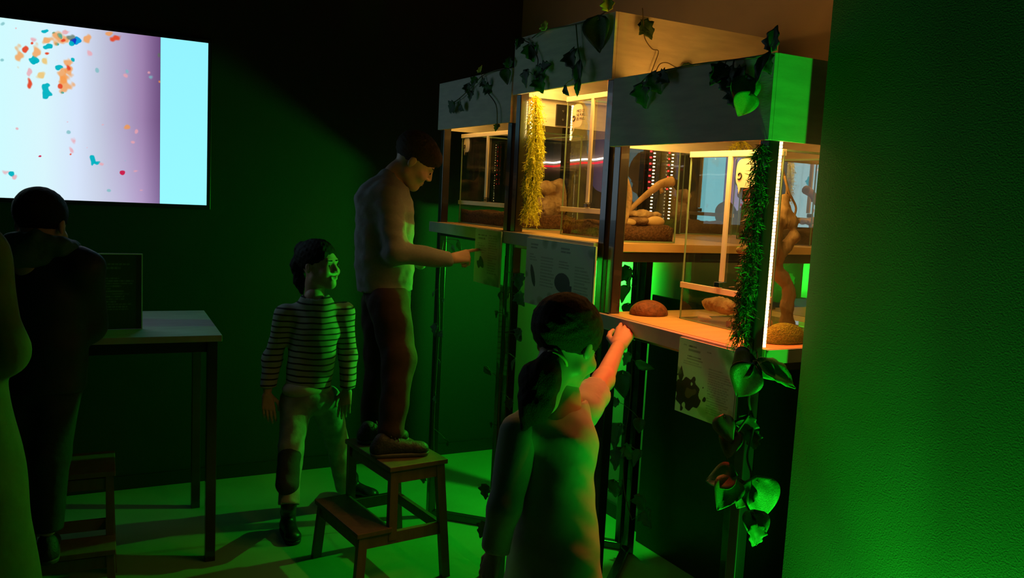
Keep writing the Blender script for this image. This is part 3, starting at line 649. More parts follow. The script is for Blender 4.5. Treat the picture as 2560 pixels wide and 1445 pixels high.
# ------------------------------------------------------------------ step stools
def step_stool(lab, org, u, v, m):
    """u: width direction, v: depth direction from lower to upper step"""
    u, v = Vector(u).normalized(), Vector(v).normalized()
    MT = Matrix(((v.x, u.x, 0, org[0]), (v.y, u.y, 0, org[1]), (0, 0, 1, 0), (0, 0, 0, 1)))
    t = thing('step_stool', lab, 'step stool', (org[0]+.2*v.x+.2*u.x, org[1]+.2*v.y+.2*u.y, 0)); W, D = .43, .385
    def bar(name, a, b, sx, sy, mm=m):   # slanted square bar
        bm = bmesh.new(); vs = []
        for p in (a, b):
            for dx, dy in ((-1, -1), (1, -1), (1, 1), (-1, 1)): vs.append(bm.verts.new((p[0]+dx*sx/2, p[1]+dy*sy/2, p[2])))
        for k in range(4): bm.faces.new((vs[k], vs[(k+1) % 4], vs[4+(k+1) % 4], vs[4+k]))
        bm.faces.new(vs[:4]); bm.faces.new(vs[4:]); bmesh.ops.recalc_face_normals(bm, faces=bm.faces)
        bmesh.ops.transform(bm, matrix=MT, verts=bm.verts); return obj(name, bm, M[mm], t)
    obj('seat', B((.125, 0, .48), (D, W, .50), .003, MT), M[m], t)
    obj('lower_step', B((-.005, .0, .235), (.145, W, .255), .003, MT), M[m], t)
    for y in (.02, W-.02):
        bar('leg', (.005, y+(-.012 if y < .2 else .012), 0), (.025, y, .2345), .036, .026)          # lower step front legs
        bar('leg', (.150, y, .2), (.150, y, .4795), .034, .026)                                      # short upper posts
        bar('leg', (D+.01, y+(-.015 if y < .2 else .015), 0), (D-.03, y, .4795), .036, .026)       # rear legs
        bm = bmesh.new(); box(bm, (.03, y-.010, .185), (D-.01, y+.010, .232)); bmesh.ops.transform(bm, matrix=MT, verts=bm.verts); obj('side_rail', bm, M[m], t)
        bm = bmesh.new(); box(bm, (.16, y-.010, .43), (D-.03, y+.010, .4795)); bmesh.ops.transform(bm, matrix=MT, verts=bm.verts); obj('side_rail', bm, M[m], t)
    for (x, z) in ((D-.012, .19), (.02, .185), (D-.025, .43), (.15, .43)):
        bm = bmesh.new(); box(bm, (x-.009, .03, z), (x+.009, W-.03, z+.042)); bmesh.ops.transform(bm, matrix=MT, verts=bm.verts); obj('stretcher', bm, M[m], t)
    return MT
ST1 = step_stool('brown two-step stool under the boy in the grey shirt', (1.035, 3.01), (-.11, .99, 0), (.99, .11, 0), 'stool')
p = atz(287, 1126, .5)      # rear right corner of the second stool's seat
d2 = Vector((-_r0[0], -_r0[1], 0)); v2 = Vector((math.sin(YAW-.45), math.cos(YAW-.45), 0)); u2 = Vector((-v2.y, v2.x, 0))
o2 = Vector((p[0], p[1], 0))-v2*.385
ST2 = step_stool('dim two-step stool beneath the boy in the dark jacket', (o2.x, o2.y), u2, v2, 'stoolpale')

# ------------------------------------------------------------------ ivy leaves and garlands
def leaf_mesh(kind, m):
    bm = bmesh.new(); n = 14; rows = []
    for i in range(n+1):
        t = i/n
        if kind == 'heart': w = .52*math.sin(math.pi*t**.62)**.8*(1-.25*t)
        elif kind == 'ivy': w = .50*(math.sin(math.pi*t**.6))**.7*(1+.22*math.cos(t*3*2*math.pi-.4))*(1-.2*t)
        else: w = .24*math.sin(math.pi*t**.8)**.9*(1+.08*math.sin(t*26))
        row = []
        for j in range(-3, 4):
            s = j/3; back = (.10*abs(s)**1.5 if kind != 'long' else .02*abs(s))*(1-t)*1.6
            row.append(bm.verts.new((s*w, t-back, .16*abs(s)*w*2-.22*(t-.4)**2+.02*math.sin(9*t+4*s))))
        rows.append(row)
    for a, b in zip(rows, rows[1:]):
        for k in range(6):
            try: bm.faces.new((a[k], a[k+1], b[k+1], b[k]))
            except Exception: pass
    bmesh.ops.remove_doubles(bm, verts=bm.verts, dist=1e-4)
    r = bmesh.ops.solidify(bm, geom=bm.faces[:], thickness=.012)
    bmesh.ops.recalc_face_normals(bm, faces=bm.faces)
    me = bpy.data.meshes.new('leaf_'+kind); bm.to_mesh(me); bm.free(); me.materials.append(m)
    for p_ in me.polygons: p_.use_smooth = True
    return me
LM = {(k, m): leaf_mesh(k, M[m]) for k in ('heart', 'ivy', 'long') for m in ('ivy', 'leafmid', 'fernyel')}
rnd = random.Random(7)
def garland(lab, group, leaves, stem, rad=.0022):
    """leaves: (point, size, rotation deg in plane, kind, material, normal); stems: list of point lists"""
    t = thing('ivy_garland', lab, 'garland', tuple(leaves[0][0]), group)
    bm = bmesh.new()
    for s in stem: tube(bm, spline(s, 5), rad, 6)
    for L in leaves:   # short leaf stalks
        pt = Vector(L[0]); best = min((Vector(q) for s in stem for q in spline(s, 5)), key=lambda q: (q-pt).length)
        if .004 < (best-pt).length < .2: tube(bm, [best, (best+pt)/2+Vector((0, 0, .004)), pt], rad*.6, 5)
    obj('stem', bm, M['stem'], t)
    for (pt, size, rot, kind, m, nrm) in leaves:
        o = bpy.data.objects.new('leaf', LM[(kind, m)]); col.objects.link(o); o.parent = t; o.matrix_parent_inverse = Matrix.Translation(-Vector(t.location))
        n_ = Vector(nrm).normalized(); up = Vector((0, 0, 1)); sx = up.cross(n_)
        sx = sx.normalized() if sx.length > .01 else Vector((1, 0, 0)); up = n_.cross(sx)
        R3 = Matrix((sx, up, n_)).transposed()@Matrix.Rotation(math.radians(rot), 3, 'Z')
        R3 = R3@Matrix.Rotation(rnd.uniform(-.35, .35), 3, 'X')@Matrix.Rotation(rnd.uniform(-.35, .35), 3, 'Y')
        o.matrix_basis = Matrix.Translation(Vector(pt))@R3.to_4x4()@Matrix.Diagonal((size, size, size, 1))
    return t
def LF(x, y, X, size, rot, kind='ivy', m='ivy', nrm=(-1, -.25, .15)): return (atx(x, y, X), size, rot, kind, m, nrm)
def S(X, *pts): return [atx(x, y, X) for x, y in pts]
XA = XF-.024
garland('dark ivy draped over the farthest hood', 'ivy on the hoods', [
    LF(1168, 212, XA, .045, 200), LF(1190, 196, XA, .040, 150), LF(1205, 205, XA-.01, .04, 240), LF(1212, 222, XA, .050, 265), LF(1200, 178, XA, .035, 20, 'ivy', 'fernyel'),
    LF(1265, 176, XA, .055, 180, 'heart'), LF(1272, 165, XA, .045, 10), LF(1135, 262, XA, .060, 120), LF(1150, 262, XA, .045, 230), LF(1180, 230, XA, .04, 170), LF(1245, 312, XA, .03, 180, 'ivy', 'leafmid')],
    [S(XA+.006, (1273, 170), (1240, 176), (1205, 190), (1185, 212), (1150, 245), (1128, 260)), S(XA+.006, (1205, 190), (1215, 225), (1240, 262), (1243, 310))])
garland('dark ivy with one big heart leaf over the tallest hood', 'ivy on the hoods', [
    LF(1305, 98, XA, .045, 160), LF(1322, 115, XA, .062, 200), LF(1318, 178, XA, .062, 175), LF(1340, 178, XA, .058, 255), LF(1355, 172, XA, .05, 285), LF(1345, 198, XA, .065, 215, 'ivy', 'leafmid'),
    LF(1494, 50, XA-.004, .105, 180, 'heart'), LF(1425, 132, XA, .07, 210), LF(1448, 150, XA-.01, .10, 182, 'long'), LF(1448, 200, XA-.01, .055, 178, 'long', 'leafmid'), LF(1410, 215, XA, .055, 225, 'long', 'leafmid'),
    LF(1362, 72, XA, .04, 25, 'ivy', 'fernyel'), LF(1520, 22, XA, .05, 5, 'ivy', 'fernyel')],
    [S(XA+.006, (1300, 98), (1325, 110), (1345, 150), (1335, 190)), S(XA+.006, (1330, 95), (1362, 76), (1440, 60), (1494, 42), (1520, 24)), S(XA+.006, (1440, 60), (1445, 120), (1450, 160), (1430, 200))])
YS = 2.302
garland('thin tendril with a drooping leaf on the amber side of the tallest hood', 'ivy on the hoods', [
    (aty(1607, 58, YS), .060, 215, 'ivy', 'ivy', (-.2, -1, 0)), (aty(1612, 60, YS), .050, 150, 'ivy', 'ivy', (-.2, -1, .1)), (aty(1700, 172, YS), .065, 285, 'long', 'ivy', (-.2, -1, .3))],
    [[aty(*q, YS-.003) for q in ((1606, 20), (1609, 60), (1612, 95), (1630, 122), (1646, 128), (1636, 160), (1628, 182))], [aty(*q, YS-.003) for q in ((1640, 178), (1650, 160), (1668, 157), (1690, 168), (1712, 172))]], .0016)
garland('dark ivy with one bright green lit leaf over the nearest hood', 'ivy on the hoods', [
    LF(1604, 214, XA, .070, 190), LF(1630, 188, XA-.004, .062, 205), LF(1650, 188, XA, .05, 240), LF(1812, 168, XA, .060, 150, 'ivy'), LF(1818, 178, XA, .072, 200), LF(1838, 185, XA, .065, 230), LF(1835, 222, XA-.004, .06, 200),
    LF(1868, 200, XA-.02, .078, 172, 'heart', 'leafmid', (-.55, -.83, -.3)), LF(1872, 238, XA-.026, .066, 165, 'heart', 'leafmid', (-.55, -.83, -.3)), LF(1922, 128, XA-.005, .085, 165, 'long'), LF(1930, 120, XA, .055, 350, 'ivy'), LF(1915, 140, XA, .05, 200)],
    [S(XA+.006, (1596, 215), (1628, 186), (1700, 168), (1760, 158), (1830, 150), (1900, 140), (1938, 124)), S(XA+.002, (1835, 150), (1832, 180), (1850, 200), (1868, 198)), S(XA+.002, (1868, 198), (1875, 238))])
YN = 1.60
garland('big leaves hanging over the panel of the nearest stand', 'ivy hanging below the shelves', [
    LF(1878, 902, XA-.03, .085, 112, 'heart'), LF(1880, 925, XA-.035, .095, 150, 'heart'), LF(1890, 915, XA-.02, .075, 75+90, 'heart'),
    (P(1893, 900, 2.2), .125, 243, 'long', 'leafmid', (-.5, -.8, .6)), (P(1905, 915, 2.2), .05, 225, 'heart', 'leafmid', (-.5, -.8, .3))],
    [[P(1890, 870, 2.24), P(1893, 898, 2.21), P(1878, 915, 2.19), P(1872, 930, 2.19)]])
garland('leafy ivy trailing down the dark side of the nearest stand', 'ivy hanging below the shelves', [
    (P(1870, 1045, 2.2), .06, 175, 'ivy', 'ivy', (-.8, -.5, 0)), (P(1810, 1045, 2.2), .07, 200, 'heart', 'ivy', (-.8, -.5, 0)), (P(1835, 1085, 2.2), .07, 170, 'heart', 'ivy', (-.8, -.5, 0)), (P(1880, 1080, 2.2), .05, 190, 'ivy', 'ivy', (-.8, -.5, 0)),
    (P(1832, 1190, 2.15), .075, 110, 'heart', 'leafmid', (-.8, -.5, .3)), (P(1830, 1205, 2.15), .080, 165, 'heart', 'leafmid', (-.8, -.5, .2)), (P(1895, 1205, 2.15), .105, 190, 'heart', 'leafmid', (-.6, -.7, .2)), (P(1870, 1215, 2.15), .07, 160, 'heart', 'leafmid', (-.8, -.5, .2)),
    (P(1885, 1285, 2.12), .075, 185, 'heart', 'leafmid', (-.5, -.8, .4)), (P(1892, 1318, 2.1), .05, 170, 'ivy', 'leafmid', (-.3, -.9, .5))],
    [[P(1886, 925, 2.22), P(1872, 1000, 2.2), P(1885, 1060, 2.2), P(1868, 1140, 2.18), P(1878, 1190, 2.16), P(1862, 1250, 2.14), P(1890, 1300, 2.11)], [P(1878, 1030, 2.2), P(1850, 1070, 2.2), P(1830, 1100, 2.2)]], .003)
def post_ivy(lab, X, rows, stem):
    garland(lab, 'ivy on the posts', [LF(x, y, X, s, r, k, m) for (x, y, s, r, k, m) in rows], [S(X+.004, *stem)])
post_ivy('sparse ivy climbing the farthest black post', XF-.012, [
    (1086, 728, .035, 160, 'long', 'leafmid'), (1110, 748, .02, 200, 'ivy', 'leafmid'), (1090, 812, .055, 180, 'ivy', 'ivy'), (1100, 830, .035, 230, 'ivy', 'ivy'), (1088, 990, .035, 215, 'ivy', 'leafmid'), (1100, 905, .025, 190, 'ivy', 'ivy'),
    (1100, 1172, .055, 200, 'ivy', 'ivy'), (1098, 1240, .055, 205, 'long', 'ivy'), (1120, 1105, .04, 110, 'ivy', 'ivy'), (1060, 1190, .045, 165, 'ivy', 'ivy'), (1130, 612, .045, 215, 'long', 'leafmid'), (1145, 600, .055, 190, 'long', 'leafmid')],
    [(1108, 600), (1098, 700), (1098, 820), (1090, 950), (1084, 1100), (1090, 1230)])
post_ivy('ivy climbing the post between the farthest and middle stands', XF-.012, [
    (1250, 730, .035, 170, 'long', 'leafmid'), (1244, 782, .035, 140, 'ivy', 'leafmid'), (1300, 688, .06, 190, 'ivy', 'leafmid'), (1296, 735, .055, 215, 'ivy', 'leafmid'), (1210, 916, .055, 238, 'long', 'leafmid'), (1288, 895, .05, 180, 'long', 'leafmid'),
    (1300, 825, .045, 160, 'ivy', 'leafmid'), (1302, 840, .04, 120, 'heart', 'leafmid'), (1215, 1215, .06, 180, 'ivy', 'ivy'), (1215, 1310, .065, 170, 'ivy', 'ivy'), (1230, 1060, .03, 150, 'ivy', 'ivy'), (1275, 1000, .04, 190, 'ivy', 'ivy')],
    [(1264, 640), (1258, 760), (1262, 880), (1248, 1000), (1245, 1120), (1232, 1290)])
XB = 2.27
post_ivy('ivy wound round the rear post between the two near stands', XB-.03, [
    (1572, 672, .07, 150, 'ivy', 'ivy'), (1574, 690, .055, 190, 'ivy', 'leafmid'), (1568, 718, .075, 175, 'heart', 'ivy'), (1570, 762, .06, 185, 'heart', 'ivy'), (1588, 905, .09, 260, 'long', 'leafmid'), (1575, 888, .06, 150, 'ivy', 'leafmid'),
    (1556, 935, .11, 190, 'heart', 'ivy'), (1545, 1005, .05, 120, 'ivy', 'ivy'), (1548, 1065, .11, 185, 'ivy', 'ivy'), (1550, 1125, .095, 180, 'ivy', 'ivy'), (1562, 1118, .075, 235, 'ivy', 'leafmid'), (1600, 1050, .06, 180, 'heart', 'ivy'),
    (1535, 1205, .08, 180, 'ivy', 'ivy'), (1600, 1240, .08, 200, 'ivy', 'ivy'), (1612, 1280, .08, 230, 'ivy', 'ivy'), (1600, 1130, .07, 170, 'heart', 'ivy')],
    [(1590, 660), (1578, 760), (1580, 900), (1575, 1000), (1562, 1110), (1560, 1220), (1580, 1300)])

def fern(lab, axis, spread, nsprig, mm, seed, sl=(.05, .10), bias=(0, 0, 0), need=.014):
    t = thing('fern_garland', lab, 'garland', tuple(axis[0]), 'hanging fern garlands'); rs = random.Random(seed)
    ax_ = spline(axis, 8); bm = bmesh.new(); tube(bm, ax_, .0025, 5); obj('stem', bm, M['stem'], t)
    V, F = [], []
    def blade(p, d, L, w):
        s = d.cross(Vector((rs.uniform(-1, 1), rs.uniform(-1, 1), rs.uniform(-1, 1)))).normalized()*w
        n_ = d.cross(s).normalized()*w*.5
        i = len(V); V.extend([p-s, p+s, p+d*L*.6+s*.7+n_, p+d*L*.6-s*.7+n_, p+d*L]); F.extend([(i, i+1, i+2, i+3), (i+3, i+2, i+4)])
    for k in range(nsprig):
        f = rs.random(); p = ax_[int(f*(len(ax_)-1))].copy(); a = rs.uniform(0, 2*math.pi)
        d = Vector((math.cos(a)+bias[0], math.sin(a)+bias[1], rs.uniform(-.9, .1)+bias[2])).normalized(); L = rs.uniform(*sl)*(1 if f > .1 else .6)
        n = int(L/.0045)
        for q in range(n):
            p = p+d*L/n*spread; d = (d+Vector((0, 0, -.12))).normalized()
            side = Vector((rs.uniform(-1, 1), rs.uniform(-1, 1), rs.uniform(-1, 1))).normalized()
            blade(p, (d*.7+side*.8).normalized(), need*rs.uniform(.7, 1.2), .0011)
            blade(p, d, L/n*1.4, .0010)
    me = bpy.data.meshes.new('fronds'); me.from_pydata([tuple(v) for v in V], [], F); o = link('fronds', me, t, [M[mm]]); return t
fern('bright yellow green fern garland on the middle stand', [(1.640, 2.885, 1.955), (1.640, 2.87, 1.80), (1.640, 2.875, 1.65), (1.640, 2.88, 1.53)], 1.0, 420, 'fernyel', 1, (.05, .10), (.0, -.30, -.5), .016)
fern('dark green fern garland hanging down the nearest corner post', [(1.590, 1.625, 1.735), (1.588, 1.630, 1.60), (1.588, 1.628, 1.45), (1.590, 1.640, 1.33), (1.592, 1.645, 1.24)], 1.0, 470, 'fern', 2, (.03, .065), (-.3, .1, -.6), .016)
fern('small yellow fern tuft under the rear of the nearest hood', [P(1852, 348, 2.95), P(1850, 360, 2.95)], 1.0, 26, 'fernyel', 3, (.03, .06), (0, 0, .1))

# ------------------------------------------------------------------ green floor uplights
def uplight(lab, loc):
    t = thing('floor_uplight', lab, 'lamp', loc); bm = bmesh.new()
    tube(bm, [(loc[0], loc[1], .001), (loc[0], loc[1], .006), (loc[0], loc[1], .007), (loc[0], loc[1], .055)], [.05, .05, .035, .042], 20); obj('housing', bm, M['black'], t)
    bm = bmesh.new(); tube(bm, [(loc[0], loc[1], .0555), (loc[0], loc[1], .058)], [.038, .036], 20); obj('lens', bm, emit_mat('lit green lens', (.02, 1, .04), 6), t)
uplight('green uplight on the floor at the foot of the near wall', (1.56, .95, 0))
rl = thing('wall_lamp', 'green lamp fixed low on the wall behind the wide panel', 'lamp', (2.44, 3.52, 1.2))
bm = bmesh.new(); tube(bm, [(2.479, 3.52, 1.2), (2.44, 3.52, 1.2)], [.02, .02], 16); obj('bracket', bm, M['black'], rl)
obj('added_top_blocker', B((2.20, 3.355, 1.31), (2.4785, 3.92, 1.316)), M['black'], rl)  # plate added to stop the green light from going upward
obj('added_side_blocker', B((2.30, 3.36, .90), (2.418, 3.366, 1.3095)), M['black'], rl)  # plate added to keep green light off the niche wall near the front stands
bm = bmesh.new(); bmesh.ops.create_uvsphere(bm, u_segments=16, v_segments=10, radius=.022, matrix=Matrix.Translation((2.42, 3.52, 1.2))); obj('bulb', bm, emit_mat('lit green bulb', (.02, 1, .04), 6), rl, True)
GREEN = (.02, 1.0, .03)
g1 = lamp('green_wall_lamp', 'SPOT', (1.51, .95, .09), P_GREEN_WALL, GREEN, shadow_soft_size=.02, spot_size=math.radians(27), spot_blend=.8); aim(g1, (1.66, 1.62, 1.85))
g3 = lamp('green_wall_glow', 'SPOT', (1.525, .98, .10), 100.0, GREEN, shadow_soft_size=.04, spot_size=math.radians(108), spot_blend=.8); aim(g3, (1.72, 1.10, 1.0))
g2 = lamp('green_rear_lamp', 'POINT', (2.38, 3.52, 1.2), P_GREEN_REAR, GREEN, shadow_soft_size=.012)

# ------------------------------------------------------------------ people
def frame(fwd, up):
    f = np.asarray(fwd, float); f /= np.linalg.norm(f); x = np.cross(f, up); x /= np.linalg.norm(x); z = np.cross(x, f)
    return x, f, z
def mtx(pos, fwd, up, s=1.0):
    x, f, z = frame(fwd, up); m = np.eye(4); m[:3, 0] = x*s; m[:3, 1] = f*s; m[:3, 2] = z*s; m[:3, 3] = pos; return m
def xf(m, p): return np.asarray(m)[:3, :3]@np.asarray(p, float)+np.asarray(m)[:3, 3]
def head(mu, m, smile=False):
    s = SDF(.0034)
    s.ell((0, -.012, .030), (.071, .090, .077), k=.01)
    s.ell((0, .028, -.035), (.055, .055, .066), k=.03)
    s.ell((0, .058, -.084), (.022, .020, .018), k=.02)
    s.cone((-.040, .000, -.06), (0, .058, -.088), .022, .016, k=.02).cone((.040, .000, -.06), (0, .058, -.088), .022, .016, k=.02)
    s.cone((-.030, .070, .018), (.030, .070, .018), .011, .011, k=.012)
    s.ell((-.034, .058, -.032), (.024, .024, .022), k=.012).ell((.034, .058, -.032), (.024, .024, .022), k=.012)
    s.ell((-.030, .092, -.002), (.015, .013, .010), k=.008, op='sub').ell((.030, .092, -.002), (.015, .013, .010), k=.008, op='sub')
    s.cone((0, .080, .006), (0, .096, -.024), .0065, .0080, k=.010)
    s.ell((-.010, .090, -.030), (.008, .008, .006), k=.005).ell((.010, .090, -.030), (.008, .008, .006), k=.005)
    s.cone((-.018, .078, -.053), (.018, .078, -.053), .0065, k=.006).cone((-.015, .078, -.063), (.015, .078, -.063), .0070, k=.006)
    if smile: s.ell((0, .092, -.058), (.020, .014, .008), k=.004, op='sub')
    for sg_ in (-1, 1):
        s.ell((sg_*.070, -.008, -.010), (.008, .015, .024), k=.006); s.ell((sg_*.079, -.003, -.006), (.004, .008, .014), k=.003, op='sub')
    s.chain([(0, -.020, -.040), (0, -.030, -.085), (0, -.040, -.15)], [.046, .041, .046], k=.02)
    mu.add(s, M['skin'], m)
    for sg_ in (-1, 1):
        e = SDF(.0018); e.ell((sg_*.030, .0715, -.003), (.0125, .0125, .0125)); e.cut((0, 0, .006), (0, .3, 1)); mu.add(e, M['eyew'], m)
        e = SDF(.0014); e.ell((sg_*.031, .0820, -.003), (.0052, .0032, .0052)); mu.add(e, M['iris'], m)
        e = SDF(.0016); e.cone((sg_*.015, .0838, .019), (sg_*.042, .0765, .020), .0034, .0022, k=.003); mu.add(e, M['hairdark'], m)
    l = SDF(.0016)
    if smile: l.cone((-.019, .081, -.050), (0, .088, -.053), .0035, k=.004).cone((.019, .081, -.050), (0, .088, -.053), .0035, k=.004).cone((-.016, .080, -.066), (.016, .080, -.066), .0035, k=.004)
    else: l.cone((-.015, .0845, -.054), (.015, .0845, -.054), .0030, k=.003).cone((-.012, .0850, -.062), (.012, .0850, -.062), .0034, k=.003)
    mu.add(l, M['lip'], m)
def hand(mu, wrist, fdir, back, side, curls, thumb=(.5, .4), sc=.82, fwd_s=None):
    """fdir: wrist->knuckles, back: out of the back of the hand, side: +1 thumb at +x; curls per finger index..little (radians per joint)"""
    f = np.asarray(fdir, float); f /= np.linalg.norm(f); x = np.cross(f, back); x /= np.linalg.norm(x); z = np.cross(x, f)
    m = np.eye(4); m[:3, 0] = x*sc*side; m[:3, 1] = f*sc; m[:3, 2] = z*sc; m[:3, 3] = wrist
    s = SDF(.0024); s.cone((0, -.05, 0), (0, .01, 0), .021, .020, k=.01)
    kn = [(.027, .082, 0), (.009, .086, .002), (-.009, .082, .001), (-.026, .074, -.002)]; ln = [.036, .040, .037, .029]
    for i, (kx, ky, kz) in enumerate(kn):
        s.cone((kx*.55, .012, 0), (kx, ky, kz), .0145, .0105, k=.012)
        p = np.array([kx, ky, kz]); a = curls[i][0]; sp = (kx*1.8)
        for j, fr in enumerate((1, .66, .52)):
            d = np.array([math.sin(sp), math.cos(a)*math.cos(sp), -math.sin(a)]); q = p+d*ln[i]*fr
            s.cone(p, q, .0088-.0009*j, .0080-.0010*j, k=.0035); p = q; a += curls[i][1] if j == 0 else curls[i][1]*.7
    p = np.array([.022, .020, -.008]); q = p+np.array([.026*math.cos(thumb[1])+.004, .028, -.022*math.sin(thumb[1])]); r_ = q+np.array([.010*(1-thumb[0]), .026, -.014*thumb[0]]); t_ = r_+np.array([-.004, .020, -.006*thumb[0]])
    s.cone(p, q, .0135, .0105, k=.008).cone(q, r_, .0100, .0090, k=.004).cone(r_, t_, .0090, .0074, k=.004)
    mu.add(s, M['skin'], m if side > 0 else m); return m
def fix_flip(mu):
    pass
def shoe(parent, name, heel, toe, m, sole='sole', h=.075, w=.038, ankle=None):
    heel, toe = np.asarray(heel, float), np.asarray(toe, float); d = toe-heel; L = np.linalg.norm(d); d /= L; z0 = min(heel[2], toe[2])
    s = SDF(.0045); up = np.array([0, 0, 1.])
    s.cone(heel+d*.03+up*.032, toe-d*.035+up*.024, .034, .026, k=.02); s.cone(heel+d*.03+up*.030, heel+d*.038+up*(h-.010), .031, .029, k=.02)
    s.cone(heel+d*.05+up*.058, toe-d*.07+up*.034, .026, .024, k=.02); s.ell(toe-d*.04+up*.026, (.036, .036, .026), k=.02)
    if ankle is not None and 'boot' in name: s.cone(heel+d*.035+up*h, ankle, .033, .034, k=.02)
    s.noise = [(.0012, 90, 3)]; s.cut((0, 0, z0+.016), (0, 0, -1))
    o = sdfobj(name, s, M[m], parent)
    s = SDF(.0045); s.cone(heel+d*.032+up*.018, toe-d*.036+up*.018, .038, .036, k=.01); s.cut((0, 0, z0+.018), (0, 0, 1)); s.cut((0, 0, z0+.0005), (0, 0, -1))
    so = sdfobj('sole', s, M[sole]); so.parent = o
    if m == 'shoe':
        sd = np.cross(d, up); bm = bmesh.new()
        for k in range(4):
            c = heel+d*(.075+.016*k)+up*(.090-.009*k); w2 = .020
            tube(bm, spline([c-sd*w2-up*.006, c+up*.002, c+sd*w2-up*.006], 4), .0024, 5)
        lc = obj('laces', bm, M['sole']); lc.parent = o
    return o

# --- boy on the step stool, pointing ------------------------------------------------
def boy_pointing():
    t = thing('person', 'boy in a grey long-sleeved shirt standing on the brown stool and pointing', 'person', (1.28, 3.24, .5))
    D = 3.58; q = lambda x, y, d=D: P(x, y, d)
    sh_n, sh_f = q(968, 492, 3.50), q(985, 492, 3.76)
    el_n, wr_n = q(992, 632, 3.44), q(1122, 648, 3.47)
    el_f, wr_f = q(1000, 612, 3.74), q(1050, 660, 3.72)
    hip_n, hip_f = q(960, 752, 3.53), q(985, 752, 3.67)
    kn_n, kn_f = q(998, 900, 3.50), q(950, 900, 3.68); an_n, an_f = q(978, 1072, 3.48), q(930, 1052, 3.70)
    body = Multi(); R = np.array(_r); F_ = R*.96+np.array([0, 0, -.74]); F_ /= np.linalg.norm(F_)
    hm = mtx(q(1038, 402), F_+.12*_w, np.array([0, 0, 1.])+R*.45, 1.0); head(body, hm)
    s = SDF(.008); s.chain([q(985, 445), q(965, 520), q(962, 620), q(962, 740)], [.045, .075, .070, .075], k=.04); s.chain([sh_n, el_n, wr_n], [.032, .028, .020]); s.chain([hip_n, kn_n, an_n], [.055, .04, .03]); s.chain([hip_f, kn_f, an_f], [.055, .04, .03])
    body.add(s, M['skin'])
    hdir = q(1168, 640, 3.50)-wr_n
    hand(body, wr_n+hdir/np.linalg.norm(hdir)*.012, hdir, np.array([0, 0, 1.])*.6-_w*.8, -1, [(0.05, .08), (1.2, 1.3), (1.3, 1.3), (1.3, 1.3)], (.8, .9), sc=.86)
    bo = body.obj('body', t)
    # hair
    s = SDF(.0036); s.ell((0, -.016, .040), (.079, .098, .080)); s.ell((0, .052, .056), (.056, .040, .030), k=.03)
    s.ell((0, .085, -.045), (.062, .075, .080), k=.006, op='sub'); s.ell((.075, .02, -.05), (.03, .045, .06), k=.006, op='sub'); s.ell((-.075, .02, -.05), (.03, .045, .06), k=.006, op='sub')
    s.cut((0, -.03, -.052), (0, .35, -1)); s.noise = [(.002, 120, 8), (.0015, 300, 9)]
    Multi().add(s, M['hairbrown'], hm).obj('hair', t)
    # shirt
    s = SDF(.0075); s.chain([q(977, 455), q(962, 510), q(958, 590), q(960, 660), q(962, 722)], [.060, .108, .108, .112, .116], k=.05, flat=(_w, 1.0))
    s.ell(q(935, 500), (.055, .07, .07), k=.05); s.ell(q(1000, 560), (.05, .06, .09), k=.04)
    s.chain([sh_n, el_n, wr_n], [.060, .047, .032], k=.03); s.chain([sh_f, el_f, wr_f], [.058, .045, .03], k=.03)
    s.noise = [(.007, 24, 4), (.0045, 55, 5), (.0015, 120, 6)]; s.cut(q(962, 727), (0.05, 0, -1)); s.cut(q(952, 420), _u*.75-_r*.55)
    s.ell(q(1000, 445), (.045, .045, .045), k=.006, op='sub'); s.cut(wr_n+.012*hdir/np.linalg.norm(hdir), hdir)
    sdfobj('shirt', s, M['greyshirt'], t)
    # trousers
    s = SDF(.0075); s.ell(q(967, 735), (.100, .095, .075), k=.03); s.chain([q(975, 760, 3.52), kn_n, an_n], [.088, .066, .056], k=.03); s.chain([q(955, 760, 3.66), kn_f, an_f], [.085, .062, .052], k=.03)
    s.noise = [(.008, 28, 14), (.0045, 62, 15)]; s.cut(q(978, 1078), (0, 0, -1)); s.cut(q(962, 712), (0, 0, 1))
    sdfobj('trousers', s, M['maroon'], t)
    a = np.array([1.215, 3.13, .5]); e1 = R*.0; dirn = np.array([.93, -.15, 0]); dirn /= np.linalg.norm(dirn)
    h1 = atz(928, 1142, .5); t1 = atz(1072, 1136, .5); shoe(t, 'shoe', h1, t1, 'shoe', ankle=an_n)
    h2 = atz(895, 1108, .5); shoe(t, 'shoe', h2, h2+(t1-h1)*.92, 'shoe', ankle=an_f)
boy_pointing()

